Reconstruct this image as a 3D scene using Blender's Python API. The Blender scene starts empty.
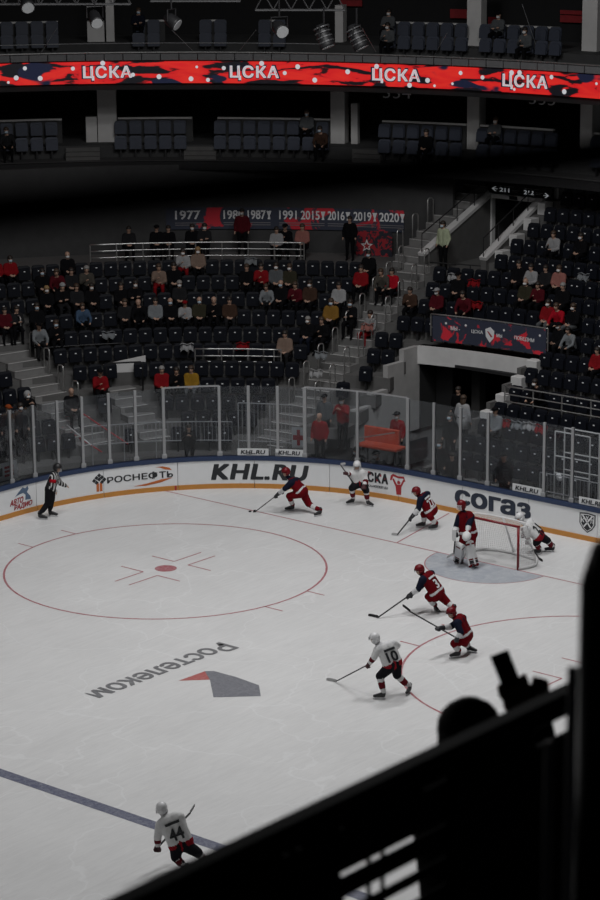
import bpy, bmesh, math, random
import numpy as np
from mathutils import Vector, Matrix
from mathutils.bvhtree import BVHTree
random.seed(7)
V = Vector
SC = bpy.context.scene
COL = SC.collection

# ------------------------------------------------------------------ camera
FPX = 2458.67
CAM = V((38.4817, -53.8509, 20.2474))
YAW, PITCH, ROLL = 2.2714506, -0.2508727, -0.007948
_d = V((math.cos(PITCH)*math.cos(YAW), math.cos(PITCH)*math.sin(YAW), math.sin(PITCH)))
_r0 = _d.cross(V((0, 0, 1))).normalized(); _u0 = _r0.cross(_d)
_r = _r0*math.cos(ROLL) + _u0*math.sin(ROLL)
_u = -_r0*math.sin(ROLL) + _u0*math.cos(ROLL)
cd = bpy.data.cameras.new('camera'); cam = bpy.data.objects.new('camera', cd); COL.objects.link(cam)
cam.matrix_world = Matrix(((_r.x, _u.x, -_d.x, CAM.x), (_r.y, _u.y, -_d.y, CAM.y), (_r.z, _u.z, -_d.z, CAM.z), (0, 0, 0, 1)))
cd.sensor_fit = 'VERTICAL'; cd.sensor_height = 36; cd.sensor_width = 24; cd.lens = 36*FPX/900
cd.clip_start = 0.3; cd.clip_end = 400
cd.dof.use_dof = True; cd.dof.focus_distance = 72; cd.dof.aperture_fstop = 5.0
SC.camera = cam
HF = V((_d.x, _d.y, 0)).normalized()          # horizontal view direction
HR = V((HF.y, -HF.x, 0))                       # horizontal right

# ------------------------------------------------------------------ world, lights, exposure
w = bpy.data.worlds.new('World'); SC.world = w; w.use_nodes = True
w.node_tree.nodes['Background'].inputs[0].default_value = (0.5, 0.55, 0.65, 1)
w.node_tree.nodes['Background'].inputs[1].default_value = 0.0015
vs = SC.view_settings; vs.view_transform = 'Standard'; vs.look = 'None'; vs.exposure = 0.0; vs.gamma = 1.0; vs.use_curve_mapping = False
for ix in (-5.0, 6.0):
    for iy in range(6):
        L = bpy.data.lights.new('rink_floodlight', 'AREA'); L.shape = 'RECTANGLE'; L.size = 1.6; L.size_y = 5
        L.energy = (1480, 760, 310, 180, 160, 160)[iy]; L.spread = math.radians(172); L.color = (1.0, 1.0, 1.0)
        o = bpy.data.objects.new('rink_floodlight', L); COL.objects.link(o)
        o.location = (ix, -3.0 - iy*9.5, 24)

# ------------------------------------------------------------------ projection helpers
def proj(P):
    v = V(P) - CAM; k = FPX/v.dot(_d)
    return 300 + k*v.dot(_r), 450 - k*v.dot(_u)
def ray(u, v): return _d + _r*((u-300)/FPX) - _u*((v-450)/FPX)
def on_z(u, v, z=0.0):
    D = ray(u, v); return CAM + D*((z-CAM.z)/D.z)
def on_depth(u, v, anchor, away=0.0):      # point on the upright plane through anchor that faces the viewer
    D = ray(u, v); a = V(anchor) + HF*away
    return CAM + D*((a-CAM).dot(HF)/D.dot(HF))
class Curve:                                # side straight | quarter arc | end straight, offset outwards by s
    def __init__(self, cx, cy, R): self.cx, self.cy, self.R = cx, cy, R
    def pt(self, a, s, z=0.0):
        r = self.R+s
        if a <= 0: return V((self.cx-r, self.cy+a, z))
        if a >= 1: return V((self.cx+(a-1), self.cy+r, z))
        t = math.pi-a*math.pi/2
        return V((self.cx+r*math.cos(t), self.cy+r*math.sin(t), z))
    def nrm(self, a):                       # outward
        t = math.pi-min(max(a, 0), 1)*math.pi/2
        return V((math.cos(t), math.sin(t), 0))
    def tan(self, a): n = self.nrm(a); return V((n.y, -n.x, 0))
    def at_u(self, u, s, z):
        lo, hi = -30.0, 25.0
        for _ in range(48):
            m = (lo+hi)/2
            if proj(self.pt(m, s, z))[0] < u: lo = m
            else: hi = m
        return m
    def s_of(self, P):
        dx = max(self.cx-P.x, 0); dy = max(P.y-self.cy, 0)
        return (math.hypot(dx, dy) if dx > 0 and dy > 0 else max(dx, dy))-self.R
    def a_of(self, P):
        if P.y <= self.cy: return P.y-self.cy
        if P.x >= self.cx: return 1+P.x-self.cx
        return (math.pi-math.atan2(P.y-self.cy, P.x-self.cx))/(math.pi/2)
    def step(self, s, ds):                  # parameter steps of about ds metres
        pass
    def walk(self, a0, a1, s, ds):
        out = [a0]; a = a0
        while a < a1-1e-6:
            da = ds if (a < 0 or a >= 1) else ds/((self.R+s)*math.pi/2)
            n = a+da
            if a < 0 < n: n = 0.0
            if a < 1 < n and a >= 0: n = 1.0
            a = min(n, a1); out.append(a)
        return out
RINK = Curve(-5.5, -4.9, 8.5)
BOWL = Curve(-7.2, -4.9, 8.5)
TIER = Curve(-9.0, -6.5, 23.3)

# ------------------------------------------------------------------ materials
MATS = {}
def mat(name, col, rough=0.6, metal=0.0, var=0.12, scale=6.0, bump=0.0, emit=None, estr=1.0, spec=0.5, alpha=None):
    if name in MATS: return MATS[name]
    m = bpy.data.materials.new(name); m.use_nodes = True; nt = m.node_tree; N = nt.nodes
    b = N['Principled BSDF']; b.inputs['Roughness'].default_value = rough; b.inputs['Metallic'].default_value = metal
    b.inputs['Specular IOR Level'].default_value = spec
    tc = N.new('ShaderNodeTexCoord'); no = N.new('ShaderNodeTexNoise'); no.inputs['Scale'].default_value = scale; no.inputs['Detail'].default_value = 4
    nt.links.new(tc.outputs['Object'], no.inputs['Vector'])
    mx = N.new('ShaderNodeMix'); mx.data_type = 'RGBA'
    c = V(col); lo = c*(1-var); hi = c*(1+var)
    mx.inputs[6].default_value = (*lo, 1); mx.inputs[7].default_value = (*[min(x, 1) for x in hi], 1)
    nt.links.new(no.outputs[0], mx.inputs[0]); nt.links.new(mx.outputs[2], b.inputs['Base Color'])
    if bump:
        bp = N.new('ShaderNodeBump'); bp.inputs['Strength'].default_value = bump; bp.inputs['Distance'].default_value = 0.02
        nt.links.new(no.outputs[0], bp.inputs['Height']); nt.links.new(bp.outputs[0], b.inputs['Normal'])
    if emit:
        b.inputs['Emission Color'].default_value = (*emit, 1); b.inputs['Emission Strength'].default_value = estr
    MATS[name] = m; return m
def nodes(m): return m.node_tree.nodes, m.node_tree.links
def ramp(N, *st):
    r = N.new('ShaderNodeValToRGB'); e = r.color_ramp.elements
    while len(e) < len(st): e.new(0.5)
    for i, (p, c) in enumerate(st): e[i].position = p; e[i].color = (*c, 1)
    return r
def glass_mat(name, tint=(0.93, 0.95, 0.97), haze=0.05, hazecol=(0.55, 0.58, 0.62), rough=0.03, refl=0.5):
    m = bpy.data.materials.new(name); m.use_nodes = True; N, Lk = nodes(m); N.remove(N['Principled BSDF'])
    out = N['Material Output']; tr = N.new('ShaderNodeBsdfTransparent'); tr.inputs[0].default_value = (*tint, 1)
    gl = N.new('ShaderNodeBsdfGlossy'); gl.inputs['Roughness'].default_value = rough; gl.inputs[0].default_value = (refl, refl, refl, 1)
    df = N.new('ShaderNodeBsdfDiffuse'); df.inputs[0].default_value = (*hazecol, 1)
    fr = N.new('ShaderNodeFresnel'); fr.inputs[0].default_value = 1.35
    a = N.new('ShaderNodeMixShader'); b = N.new('ShaderNodeMixShader')
    tc = N.new('ShaderNodeTexCoord'); no = N.new('ShaderNodeTexNoise'); no.inputs['Scale'].default_value = 2.2; no.inputs['Detail'].default_value = 6
    mp = N.new('ShaderNodeMapRange'); mp.inputs[3].default_value = haze*0.6; mp.inputs[4].default_value = haze*1.4
    Lk.new(tc.outputs['Object'], no.inputs['Vector']); Lk.new(no.outputs[0], mp.inputs[0])
    Lk.new(fr.outputs[0], a.inputs[0]); Lk.new(tr.outputs[0], a.inputs[1]); Lk.new(gl.outputs[0], a.inputs[2])
    Lk.new(mp.outputs[0], b.inputs[0]); Lk.new(a.outputs[0], b.inputs[1]); Lk.new(df.outputs[0], b.inputs[2]); Lk.new(b.outputs[0], out.inputs[0])
    MATS[name] = m; return m
def blotch_mat(name, cols, scale=1.3, seed=0.0, emit=0.0, rough=0.7, stretch=(1, 1, 1), thr=(0.47, 0.5, 0.62)):
    m = bpy.data.materials.new(name); m.use_nodes = True; N, Lk = nodes(m); b = N['Principled BSDF']; b.inputs['Roughness'].default_value = rough
    tc = N.new('ShaderNodeTexCoord'); mp = N.new('ShaderNodeMapping'); mp.inputs['Scale'].default_value = stretch; mp.inputs['Location'].default_value = (seed, seed*0.7, seed*1.3)
    no = N.new('ShaderNodeTexNoise'); no.inputs['Scale'].default_value = scale; no.inputs['Detail'].default_value = 5; no.inputs['Roughness'].default_value = 0.6; no.inputs['Distortion'].default_value = 0.6
    Lk.new(tc.outputs['UV'], mp.inputs[0]); Lk.new(mp.outputs[0], no.inputs['Vector'])
    r = ramp(N, (0.0, cols[0]), (thr[0], cols[0]), (thr[1], cols[1]), (thr[2], cols[1]), (min(thr[2]+0.03, 1), cols[2])); Lk.new(no.outputs[0], r.inputs[0])
    if emit:
        Lk.new(r.outputs[0], b.inputs['Emission Color']); b.inputs['Emission Strength'].default_value = emit; b.inputs['Base Color'].default_value = (0.01, 0.01, 0.01, 1)
    else: Lk.new(r.outputs[0], b.inputs['Base Color'])
    MATS[name] = m; return m

concrete = mat('concrete', (0.11, 0.108, 0.106), 0.85, var=0.22, scale=3.5, bump=0.15)
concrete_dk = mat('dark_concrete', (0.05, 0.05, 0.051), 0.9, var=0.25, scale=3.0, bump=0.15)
concrete_lt = mat('pale_concrete', (0.62, 0.615, 0.61), 0.8, var=0.15, scale=2.5, bump=0.1)
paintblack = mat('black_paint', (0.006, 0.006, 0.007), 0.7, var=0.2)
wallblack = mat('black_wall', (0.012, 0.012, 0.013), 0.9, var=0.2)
steel = mat('brushed_steel', (0.62, 0.62, 0.61), 0.35, 0.85, var=0.1, scale=20)
darksteel = mat('dark_steel', (0.035, 0.035, 0.037), 0.45, 0.4, var=0.15)
alu = mat('aluminium_post', (0.32, 0.325, 0.335), 0.5, 0.3, var=0.08, scale=14)
seatnavy = mat('navy_seat_plastic', (0.006, 0.0072, 0.0115), 0.55, spec=0.15, var=0.15, scale=4)
seattag = mat('seat_number_plate', (0.75, 0.76, 0.78), 0.5, var=0.05)
boardwhite = mat('board_white', (0.74, 0.75, 0.76), 0.35, var=0.04, scale=5)
kickyellow = mat('kick_strip_yellow', (0.52, 0.225, 0.042), 0.45, var=0.1, scale=4)
capblue = mat('cap_rail_blue', (0.018, 0.036, 0.09), 0.45, var=0.1)
inkdark = mat('ink_charcoal', (0.018, 0.02, 0.024), 0.6, var=0.1)
inknavy = mat('ink_navy', (0.02, 0.028, 0.05), 0.6, var=0.1)
inkred = mat('ink_red', (0.36, 0.022, 0.03), 0.6, var=0.1)
inkorange = mat('ink_orange', (0.50, 0.13, 0.03), 0.6, var=0.1)
inkwhite = mat('ink_white', (0.75, 0.75, 0.76), 0.6, var=0.04)
inkgrey = mat('ink_grey', (0.25, 0.26, 0.28), 0.6, var=0.1)
inkblue = mat('ink_steel_blue', (0.09, 0.14, 0.22), 0.6, var=0.15)
rubber = mat('black_rubber', (0.01, 0.01, 0.01), 0.8, var=0.2)
whiteplastic = mat('white_plastic', (0.72, 0.72, 0.73), 0.4, var=0.05)

# ------------------------------------------------------------------ mesh helpers
class MB:
    def __init__(self): self.v = []; self.f = []; self.m = []; self.uv = None
    def add(self, vs, fs, mi=0):
        b = len(self.v); self.v += [tuple(x) for x in vs]; self.f += [tuple(b+i for i in f) for f in fs]; self.m += [mi]*len(fs); return self
    def box(self, c, size, M=None, mi=0, bev=0.0):
        x, y, z = (k/2 for k in size); c = V(c)
        if bev:
            e = bev; P = []
            for sz, ins in ((-z, e), (-z+e, 0), (z-e, 0), (z, e)):
                X, Y = x-ins, y-ins; P += [(-X, -Y, sz), (X, -Y, sz), (X, Y, sz), (-X, Y, sz)]
            F = [(3, 2, 1, 0), (12, 13, 14, 15)]
            for k in range(3):
                for i in range(4): j = (i+1) % 4; F.append((4*k+i, 4*k+j, 4*k+4+j, 4*k+4+i))
        else:
            P = [(a*x, b*y, d*z) for d in (-1, 1) for a, b in ((-1, -1), (1, -1), (1, 1), (-1, 1))]
            F = [(3, 2, 1, 0), (4, 5, 6, 7), (0, 1, 5, 4), (1, 2, 6, 5), (2, 3, 7, 6), (3, 0, 4, 7)]
        Q = [(M @ V(p) if M else V(p))+c for p in P]
        return self.add(Q, F, mi)
    def beam(self, p0, p1, wd, ht, mi=0, up=V((0, 0, 1))):
        p0, p1 = V(p0), V(p1); d = (p1-p0); L = d.length; d.normalize(); s = d.cross(up)
        if s.length < 1e-4: s = V((1, 0, 0))
        s.normalize(); t = s.cross(d)
        M = Matrix((s, d, t)).transposed()
        return self.box((p0+p1)/2, (wd, L, ht), M, mi)
    def tube(self, pts, r, n=6, mi=0, cap=True, closed=False):
        pts = [V(p) for p in pts]; rs = r if isinstance(r, (list, tuple)) else [r]*len(pts); vs_, fs = [], []
        prev = None
        for i, p in enumerate(pts):
            t = (pts[min(i+1, len(pts)-1)]-pts[max(i-1, 0)])
            if closed: t = pts[(i+1) % len(pts)]-pts[i-1]
            t.normalize()
            a = prev if prev is not None else (V((0, 0, 1)) if abs(t.z) < 0.9 else V((1, 0, 0)))
            a = (a-t*a.dot(t)).normalized(); prev = a; b = t.cross(a)
            for k in range(n):
                q = 2*math.pi*k/n; vs_.append(p+(a*math.cos(q)+b*math.sin(q))*rs[i])
        m = len(pts)
        for i in range(m if closed else m-1):
            for k in range(n):
                j = (k+1) % n; i2 = (i+1) % m
                fs.append((i*n+k, i*n+j, i2*n+j, i2*n+k))
        if cap and not closed: fs += [tuple(range(n-1, -1, -1)), tuple((m-1)*n+k for k in range(n))]
        return self.add(vs_, fs, mi)
    def ell(self, c, rad, M=None, nu=12, nv=8, mi=0, v0=-1.0, v1=1.0):
        c = V(c); vs_, fs = [], []
        for j in range(nv+1):
            ph = (v0+(v1-v0)*j/nv)*math.pi/2
            for i in range(nu):
                th = 2*math.pi*i/nu; p = V((rad[0]*math.cos(ph)*math.cos(th), rad[1]*math.cos(ph)*math.sin(th), rad[2]*math.sin(ph)))
                vs_.append((M @ p if M else p)+c)
        for j in range(nv):
            for i in range(nu): k = (i+1) % nu; fs.append((j*nu+i, j*nu+k, (j+1)*nu+k, (j+1)*nu+i))
        fs += [tuple(range(nu-1, -1, -1)), tuple(nv*nu+i for i in range(nu))]
        return self.add(vs_, fs, mi)
    def strip(self, A, B, mi=0):               # ribbon of quads between two polylines
        n = len(A); return self.add(list(A)+list(B), [(i, i+1, n+i+1, n+i) for i in range(n-1)], mi)
    def slab(self, rings, mi=0, closed=False):  # loft list of equal length loops (each loop a cross section), open along
        n = len(rings[0]); vs_ = [p for r in rings for p in r]; fs = []
        for i in range(len(rings)-1):
            for k in range(n): j = (k+1) % n; fs.append((i*n+k, i*n+j, (i+1)*n+j, (i+1)*n+k))
        fs += [tuple(range(n-1, -1, -1)), tuple((len(rings)-1)*n+k for k in range(n))]
        return self.add(vs_, fs, mi)
    def mesh(self, name, mats, smooth=False):
        me = bpy.data.meshes.new(name); me.from_pydata(self.v, [], self.f)
        for m in (mats if isinstance(mats, (list, tuple)) else [mats]): me.materials.append(m)
        if any(self.m): me.polygons.foreach_set('material_index', self.m)
        if smooth: me.polygons.foreach_set('use_smooth', [True]*len(me.polygons))
        me.update(); bm = bmesh.new(); bm.from_mesh(me); bmesh.ops.recalc_face_normals(bm, faces=bm.faces); bm.to_mesh(me); bm.free()
        return me
    def build(self, name, mats, parent=None, smooth=False, loc=None):
        if loc is not None: self.v = [tuple(V(p)-V(loc)) for p in self.v]
        return link(name, self.mesh(name, mats, smooth), parent, loc)
def link(name, me, parent=None, loc=None):
    o = bpy.data.objects.new(name, me); COL.objects.link(o)
    if loc is not None: o.location = loc
    if parent: o.parent = parent
    return o
def tag(o, label=None, cat=None, group=None, kind=None):
    if label: o['label'] = label
    if cat: o['category'] = cat
    if group: o['group'] = group
    if kind: o['kind'] = kind
    return o
def empty(name, loc=(0, 0, 0), label=None, cat=None, group=None, kind=None):
    o = bpy.data.objects.new(name, None); COL.objects.link(o); o.location = loc; o.empty_display_size = 0.2
    return tag(o, label, cat, group, kind)
def sect(curve, a, s0, s1, z0, z1):            # rectangular cross-section of a ring
    return [curve.pt(a, s0, z0), curve.pt(a, s1, z0), curve.pt(a, s1, z1), curve.pt(a, s0, z1)]
def ring(mb, curve, a0, a1, s0, s1, z0, z1, ds=0.5, mi=0):
    return mb.slab([sect(curve, a, s0, s1, z0, z1) for a in curve.walk(a0, a1, s0, ds)], mi)
# text -> flat geometry in a unit box
def text_geo(body, bold=0.0, shear=0.0, spacing=1.0):
    c = bpy.data.curves.new('txt', 'FONT'); c.body = body; c.offset = min(bold, 0.0); c.shear = shear; c.space_character = spacing; c.resolution_u = 4
    c.fill_mode = 'FRONT'; o = bpy.data.objects.new('txt', c); COL.objects.link(o); bpy.context.view_layer.update()
    me = bpy.data.meshes.new_from_object(o.evaluated_get(bpy.context.evaluated_depsgraph_get()))
    vs_ = [v.co.copy() for v in me.vertices]; fs = [tuple(p.vertices) for p in me.polygons]
    bpy.data.objects.remove(o); bpy.data.curves.remove(c); bpy.data.meshes.remove(me)
    x0 = min(p.x for p in vs_); x1 = max(p.x for p in vs_); y0 = min(p.y for p in vs_); y1 = max(p.y for p in vs_)
    P0_ = [((p.x-x0)/(x1-x0), (p.y-y0)/(y1-y0)) for p in vs_]
    if bold <= 0: return P0_, fs, len(P0_)
    bx, by = bold/(x1-x0), bold/(y1-y0); P, F = [], []      # heavier strokes: shifted copies, then back to the unit box
    for dx, dy in ((0, 0), (1, .6), (-1, .6), (1, -.6), (-1, -.6)):
        n0 = len(P); P += [((a+dx*bx+bx)/(1+2*bx), (b+dy*by+by)/(1+2*by)) for a, b in P0_]; F += [tuple(n0+i for i in f) for f in fs]
    return P, F, len(P0_)
def text_on(fn, body, bold=0.02, shear=0.0, spacing=1.0):   # fn(u in 0..1, v in 0..1) -> world point
    P, F, n0 = text_geo(body, bold, shear, spacing); mb = MB(); o_ = V(fn(0.5, 0.5)); nr = (V(fn(0.55, 0.5))-o_).cross(V(fn(0.5, 0.6))-o_).normalized()
    W_ = [V(fn(a, b))+nr*(0.0015*(i//n0)) for i, (a, b) in enumerate(P)]
    for k, f in enumerate(F): mb.add([W_[i]+nr*(0.0003*(k % 4)) for i in f], [tuple(range(len(f)))])      # tiny steps keep overlapping strokes apart
    return mb
def poly_on(fn, pts):
    mb = MB(); mb.add([fn(a, b) for a, b in pts], [tuple(range(len(pts)))]); return mb
# ================================================================== ICE
def ice_mat():
    m = bpy.data.materials.new('ice'); m.use_nodes = True; N, Lk = nodes(m); b = N['Principled BSDF']
    tc = N.new('ShaderNodeTexCoord'); b.inputs['Roughness'].default_value = 0.38; b.inputs['Specular IOR Level'].default_value = 0.35
    n1 = N.new('ShaderNodeTexNoise'); n1.inputs['Scale'].default_value = 0.35; n1.inputs['Detail'].default_value = 8; n1.inputs['Roughness'].default_value = 0.65
    mp = N.new('ShaderNodeMapping'); mp.inputs['Rotation'].default_value = (0, 0, 0.6); mp.inputs['Scale'].default_value = (1.0, 0.12, 1)
    n2 = N.new('ShaderNodeTexNoise'); n2.inputs['Scale'].default_value = 7; n2.inputs['Detail'].default_value = 6; n2.inputs['Roughness'].default_value = 0.75; n2.inputs['Distortion'].default_value = 1.2
    vo = N.new('ShaderNodeTexVoronoi'); vo.feature = 'DISTANCE_TO_EDGE'; vo.inputs['Scale'].default_value = 1.1
    n3 = N.new('ShaderNodeTexNoise'); n3.inputs['Scale'].default_value = 0.5; n3.inputs['Detail'].default_value = 3
    mixv = N.new('ShaderNodeMix'); mixv.data_type = 'VECTOR'; mixv.inputs[0].default_value = 0.75
    Lk.new(tc.outputs['Object'], n1.inputs['Vector']); Lk.new(tc.outputs['Object'], mp.inputs[0]); Lk.new(mp.outputs[0], n2.inputs['Vector'])
    Lk.new(tc.outputs['Object'], n3.inputs['Vector']); Lk.new(tc.outputs['Object'], mixv.inputs[4]); Lk.new(n3.outputs[1], mixv.inputs[5]); Lk.new(mixv.outputs[1], vo.inputs['Vector'])
    sc = ramp(N, (0.0, (1, 1, 1)), (0.004, (1, 1, 1)), (0.012, (0, 0, 0))); Lk.new(vo.outputs['Distance'], sc.inputs[0])
    r1 = ramp(N, (0.3, (0.675, 0.675, 0.675)), (0.7, (0.74, 0.74, 0.74))); Lk.new(n1.outputs[0], r1.inputs[0])
    r2 = ramp(N, (0.35, (0.90, 0.90, 0.90)), (0.65, (1, 1, 1))); Lk.new(n2.outputs[0], r2.inputs[0])
    mu = N.new('ShaderNodeMix'); mu.data_type = 'RGBA'; mu.blend_type = 'MULTIPLY'; mu.inputs[0].default_value = 1
    Lk.new(r1.outputs[0], mu.inputs[6]); Lk.new(r2.outputs[0], mu.inputs[7])
    ad = N.new('ShaderNodeMix'); ad.data_type = 'RGBA'; ad.blend_type = 'MIX'; ad.inputs[7].default_value = (0.83, 0.84, 0.85, 1)
    ms = N.new('ShaderNodeMath'); ms.operation = 'MULTIPLY'; ms.inputs[1].default_value = 0.28
    Lk.new(sc.outputs[0], ms.inputs[0]); Lk.new(ms.outputs[0], ad.inputs[0]); Lk.new(mu.outputs[2], ad.inputs[6]); Lk.new(ad.outputs[2], b.inputs['Base Color'])
    bp = N.new('ShaderNodeBump'); bp.inputs['Strength'].default_value = 0.12; bp.inputs['Distance'].default_value = 0.01; Lk.new(n2.outputs[0], bp.inputs['Height']); Lk.new(bp.outputs[0], b.inputs['Normal'])
    MATS['ice'] = m; return m
ice = ice_mat()
def paint(name, col, worn=0.5, sc=9.0):      # paint seen through scuffed ice
    m = bpy.data.materials.new(name); m.use_nodes = True; N, Lk = nodes(m); b = N['Principled BSDF']; b.inputs['Roughness'].default_value = 0.4
    tc = N.new('ShaderNodeTexCoord'); no = N.new('ShaderNodeTexNoise'); no.inputs['Scale'].default_value = sc; no.inputs['Detail'].default_value = 7; no.inputs['Roughness'].default_value = 0.75; no.inputs['Distortion'].default_value = 1.0
    Lk.new(tc.outputs['Object'], no.inputs['Vector']); c = V(col); k = c.lerp(V((0.6, 0.61, 0.62)), worn)
    r = ramp(N, (0.35, tuple(c)), (0.75, tuple(k))); Lk.new(no.outputs[0], r.inputs[0]); Lk.new(r.outputs[0], b.inputs['Base Color']); MATS[name] = m; return m
icered = paint('ice_red_line', (0.36, 0.06, 0.08), 0.55); iceblue = paint('ice_blue_line', (0.055, 0.065, 0.13), 0.45); icecrease = paint('ice_crease_blue', (0.33, 0.36, 0.41), 0.75, 2.5)
icegrey = paint('ice_grey_letters', (0.17, 0.172, 0.18), 0.2); icelogo = paint('ice_logo_grey', (0.15, 0.155, 0.18), 0.3); icelogored = paint('ice_logo_red', (0.42, 0.09, 0.08), 0.3)

def rounded(R=8.5, hx=14.0, y0=-56.4, y1=3.6, n=14):
    P = []
    for cx, cy, t0 in ((hx-R, y1-R, 0), (-(hx-R), y1-R, 90), (-(hx-R), y0+R, 180), (hx-R, y0+R, 270)):
        for i in range(n+1): t = math.radians(t0+90*i/n); P.append((cx+R*math.cos(t), cy+R*math.sin(t)))
    return P
RP = rounded()
floor = MB(); n = len(RP)
floor.add([(x, y, 0) for x, y in RP]+[(x, y, -0.15) for x, y in RP], [tuple(range(n)), tuple(range(2*n-1, n-1, -1))]+[(i, n+i, n+(i+1) % n, (i+1) % n) for i in range(n)])
floor_ice = floor.build('floor_ice', ice); tag(floor_ice, 'white scuffed ice sheet of the hockey rink', None, None, 'structure')
sf = MB(); sf.box((-6, -8, -0.28), (70, 100, 0.16)); tag(sf.build('floor_concourse', concrete_dk), 'dark concrete floor around and under the rink', None, None, 'structure')
ZI = 0.003
def flat(name, pts, m, z=ZI):
    mb = MB(); mb.add([(p[0], p[1], z) for p in pts], [tuple(range(len(pts)))]); return mb.build(name, m, floor_ice)
def line(name, p0, p1, wd, m, z=ZI):
    p0, p1 = V((*p0, 0)), V((*p1, 0)); d = (p1-p0).normalized(); s = V((-d.y, d.x, 0))*wd/2
    return flat(name, [p0-s, p1-s, p1+s, p0+s], m, z)
def arc(name, c, R, wd, m, t0=0, t1=360, n=72, z=ZI):
    A = []; B = []
    for i in range(n+1):
        t = math.radians(t0+(t1-t0)*i/n); A.append((c[0]+(R-wd/2)*math.cos(t), c[1]+(R-wd/2)*math.sin(t), z)); B.append((c[0]+(R+wd/2)*math.cos(t), c[1]+(R+wd/2)*math.sin(t), z))
    mb = MB(); mb.strip(A, B); return mb.build(name, m, floor_ice)
line('goal_line', (-12.55, 0), (12.55, 0), 0.055, icered)
line('blue_line', (-13.95, -19.43), (13.95, -19.43), 0.32, iceblue)
line('centre_red_line', (-13.95, -26.4), (13.95, -26.4), 0.3, icered)
for cx in (-6.82, 7.18):
    c = (cx, -6.0); arc('faceoff_circle', c, 4.5, 0.06, icered)
    flat('faceoff_spot', [(cx+0.31*math.cos(t*math.pi/14), -6+0.31*math.sin(t*math.pi/14)) for t in range(28)], icered)
    for sx in (-1, 1):
        for sy in (-1, 1):
            k = (cx+sx*0.27, -6+sy*0.63)
            line('faceoff_mark', k, (k[0]+sx*0.85, k[1]), 0.05, icered, ZI+0.0005); line('faceoff_mark', k, (k[0], k[1]+sy*1.13), 0.05, icered)
            x = cx+sx*math.sqrt(4.5**2-0.87**2); line('hash_mark', (x, -6+sy*0.87), (x+sx*0.62, -6+sy*0.87), 0.05, icered)
for sx in (-1, 1): line('trapezoid_line', (sx*3.32, 0.03), (sx*4.0, 3.45), 0.05, icered)
cr = [(-1.83, 0)]+[(1.83*math.cos(math.radians(t)), 1.83*math.sin(math.radians(t))) for t in range(188, 353, 6)]+[(1.83, 0)]
flat('goal_crease', cr, icecrease, 0.002); arc('goal_crease_outline', (0, 0), 1.83, 0.03, icered, 180, 360, 40)
tx = text_on(lambda a, b: V((-1.42+0.72*b, -9.82-4.85*a, ZI)), 'Ростелеком', 0.022); tx.build('ice_lettering', icegrey, floor_ice)
flat('ice_logo_red', [on_z(*p) for p in ((178.5, 680.8), (204.8, 671.3), (210, 679.7))], icelogored)
flat('ice_logo_grey', [on_z(*p) for p in ((204.8, 671.3), (213.5, 671), (236, 677), (259, 685.3), (260.8, 696.2), (213.5, 697.4), (210, 680.3))], icelogo)

# ================================================================== BOARDS
def rlen(a, R=8.5): return a if a < 0 else (a*R*math.pi/2 if a < 1 else R*math.pi/2+a-1)
def rinv(l, R=8.5):
    q = R*math.pi/2
    return l if l < 0 else (l/q if l < q else 1+l-q)
boards = empty('wall_boards', (0, 0, 0), 'white rink boards with yellow kick strip and blue cap', None, None, 'structure')
l0, l1 = -16.0, rlen(1+11.5); npan = round((l1-l0)/2.44); dl = (l1-l0)/npan
def curveseg(mb, la, lb, s0, s1, z0, z1, mi=0, n=5):
    mb.slab([sect(RINK, rinv(la+(lb-la)*i/n), s0, s1, z0, z1) for i in range(n+1)], mi)
for i in range(npan):
    a, b = l0+i*dl+0.008, l0+(i+1)*dl-0.008
    mb = MB(); curveseg(mb, a, b, 0.0, 0.12, 0.0, 0.90); mb.build('board_panel', boardwhite, boards)
    mb = MB(); curveseg(mb, a, b, -0.02, 0.0, 0.0, 0.15); mb.build('kick_strip', kickyellow, boards)
    mb = MB(); curveseg(mb, a-0.006, b+0.006, -0.03, 0.16, 0.90, 1.03); mb.build('cap_rail', capblue, boards)
def board_fn(u0, u1, z0, z1, off=-0.006):
    A, B = rlen(RINK.at_u(u0, 0, 0.5)), rlen(RINK.at_u(u1, 0, 0.5))
    return lambda a, b: RINK.pt(rinv(A+(B-A)*a), off, z0+(z1-z0)*b)
def ad(name, mb, m): return mb.build(name, m, boards)
mb = MB(); f = board_fn(174.3, 176.2, 0.0, 0.15, -0.024); mb.add([f(0, 0), f(1, 0), f(1, 1), f(0, 1)], [(0, 1, 2, 3)]); ad('goal_line_mark', mb, inkred)
ad('lettering', text_on(board_fn(211, 309, 0.26, 0.80), 'KHL.RU', 0.045, 0.18, 1.12), inkdark)
for b_, u0_, u1_, bo_ in (('РОСНЕ', 107, 147.5, 0.022), ('Ф', 148.3, 158.6, 0.022), ('ТЬ', 159.2, 173, 0.022)): ad('lettering', text_on(board_fn(u0_, u1_, 0.43 if b_ != 'Ф' else 0.41, 0.64 if b_ != 'Ф' else 0.66), b_, bo_), inkdark)
f = board_fn(92.5, 106, 0.22, 0.80)
for i, (cx, cy) in enumerate([(0.5, 0.88), (0.3, 0.76), (0.7, 0.76), (0.5, 0.66), (0.12, 0.62), (0.88, 0.62), (0.3, 0.5), (0.7, 0.5)]):
    ad('logo_diamond', poly_on(f, [(cx-0.16, cy), (cx, cy-0.12), (cx+0.16, cy), (cx, cy+0.12)]), inkdark)
for cx in (0.38, 0.62): ad('logo_stem', poly_on(f, [(cx-0.1, 0.0), (cx+0.1, 0.0), (cx+0.1, 0.42), (cx, 0.55), (cx-0.1, 0.42)]), inkorange)
f = board_fn(133, 173, 0.22, 0.42); ad('logo_swoosh', poly_on(f, [(0, 0.1), (0.3, 0.0), (0.7, 0.35), (1.0, 1.0), (0.72, 0.85), (0.35, 0.35)]), inkorange)
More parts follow.
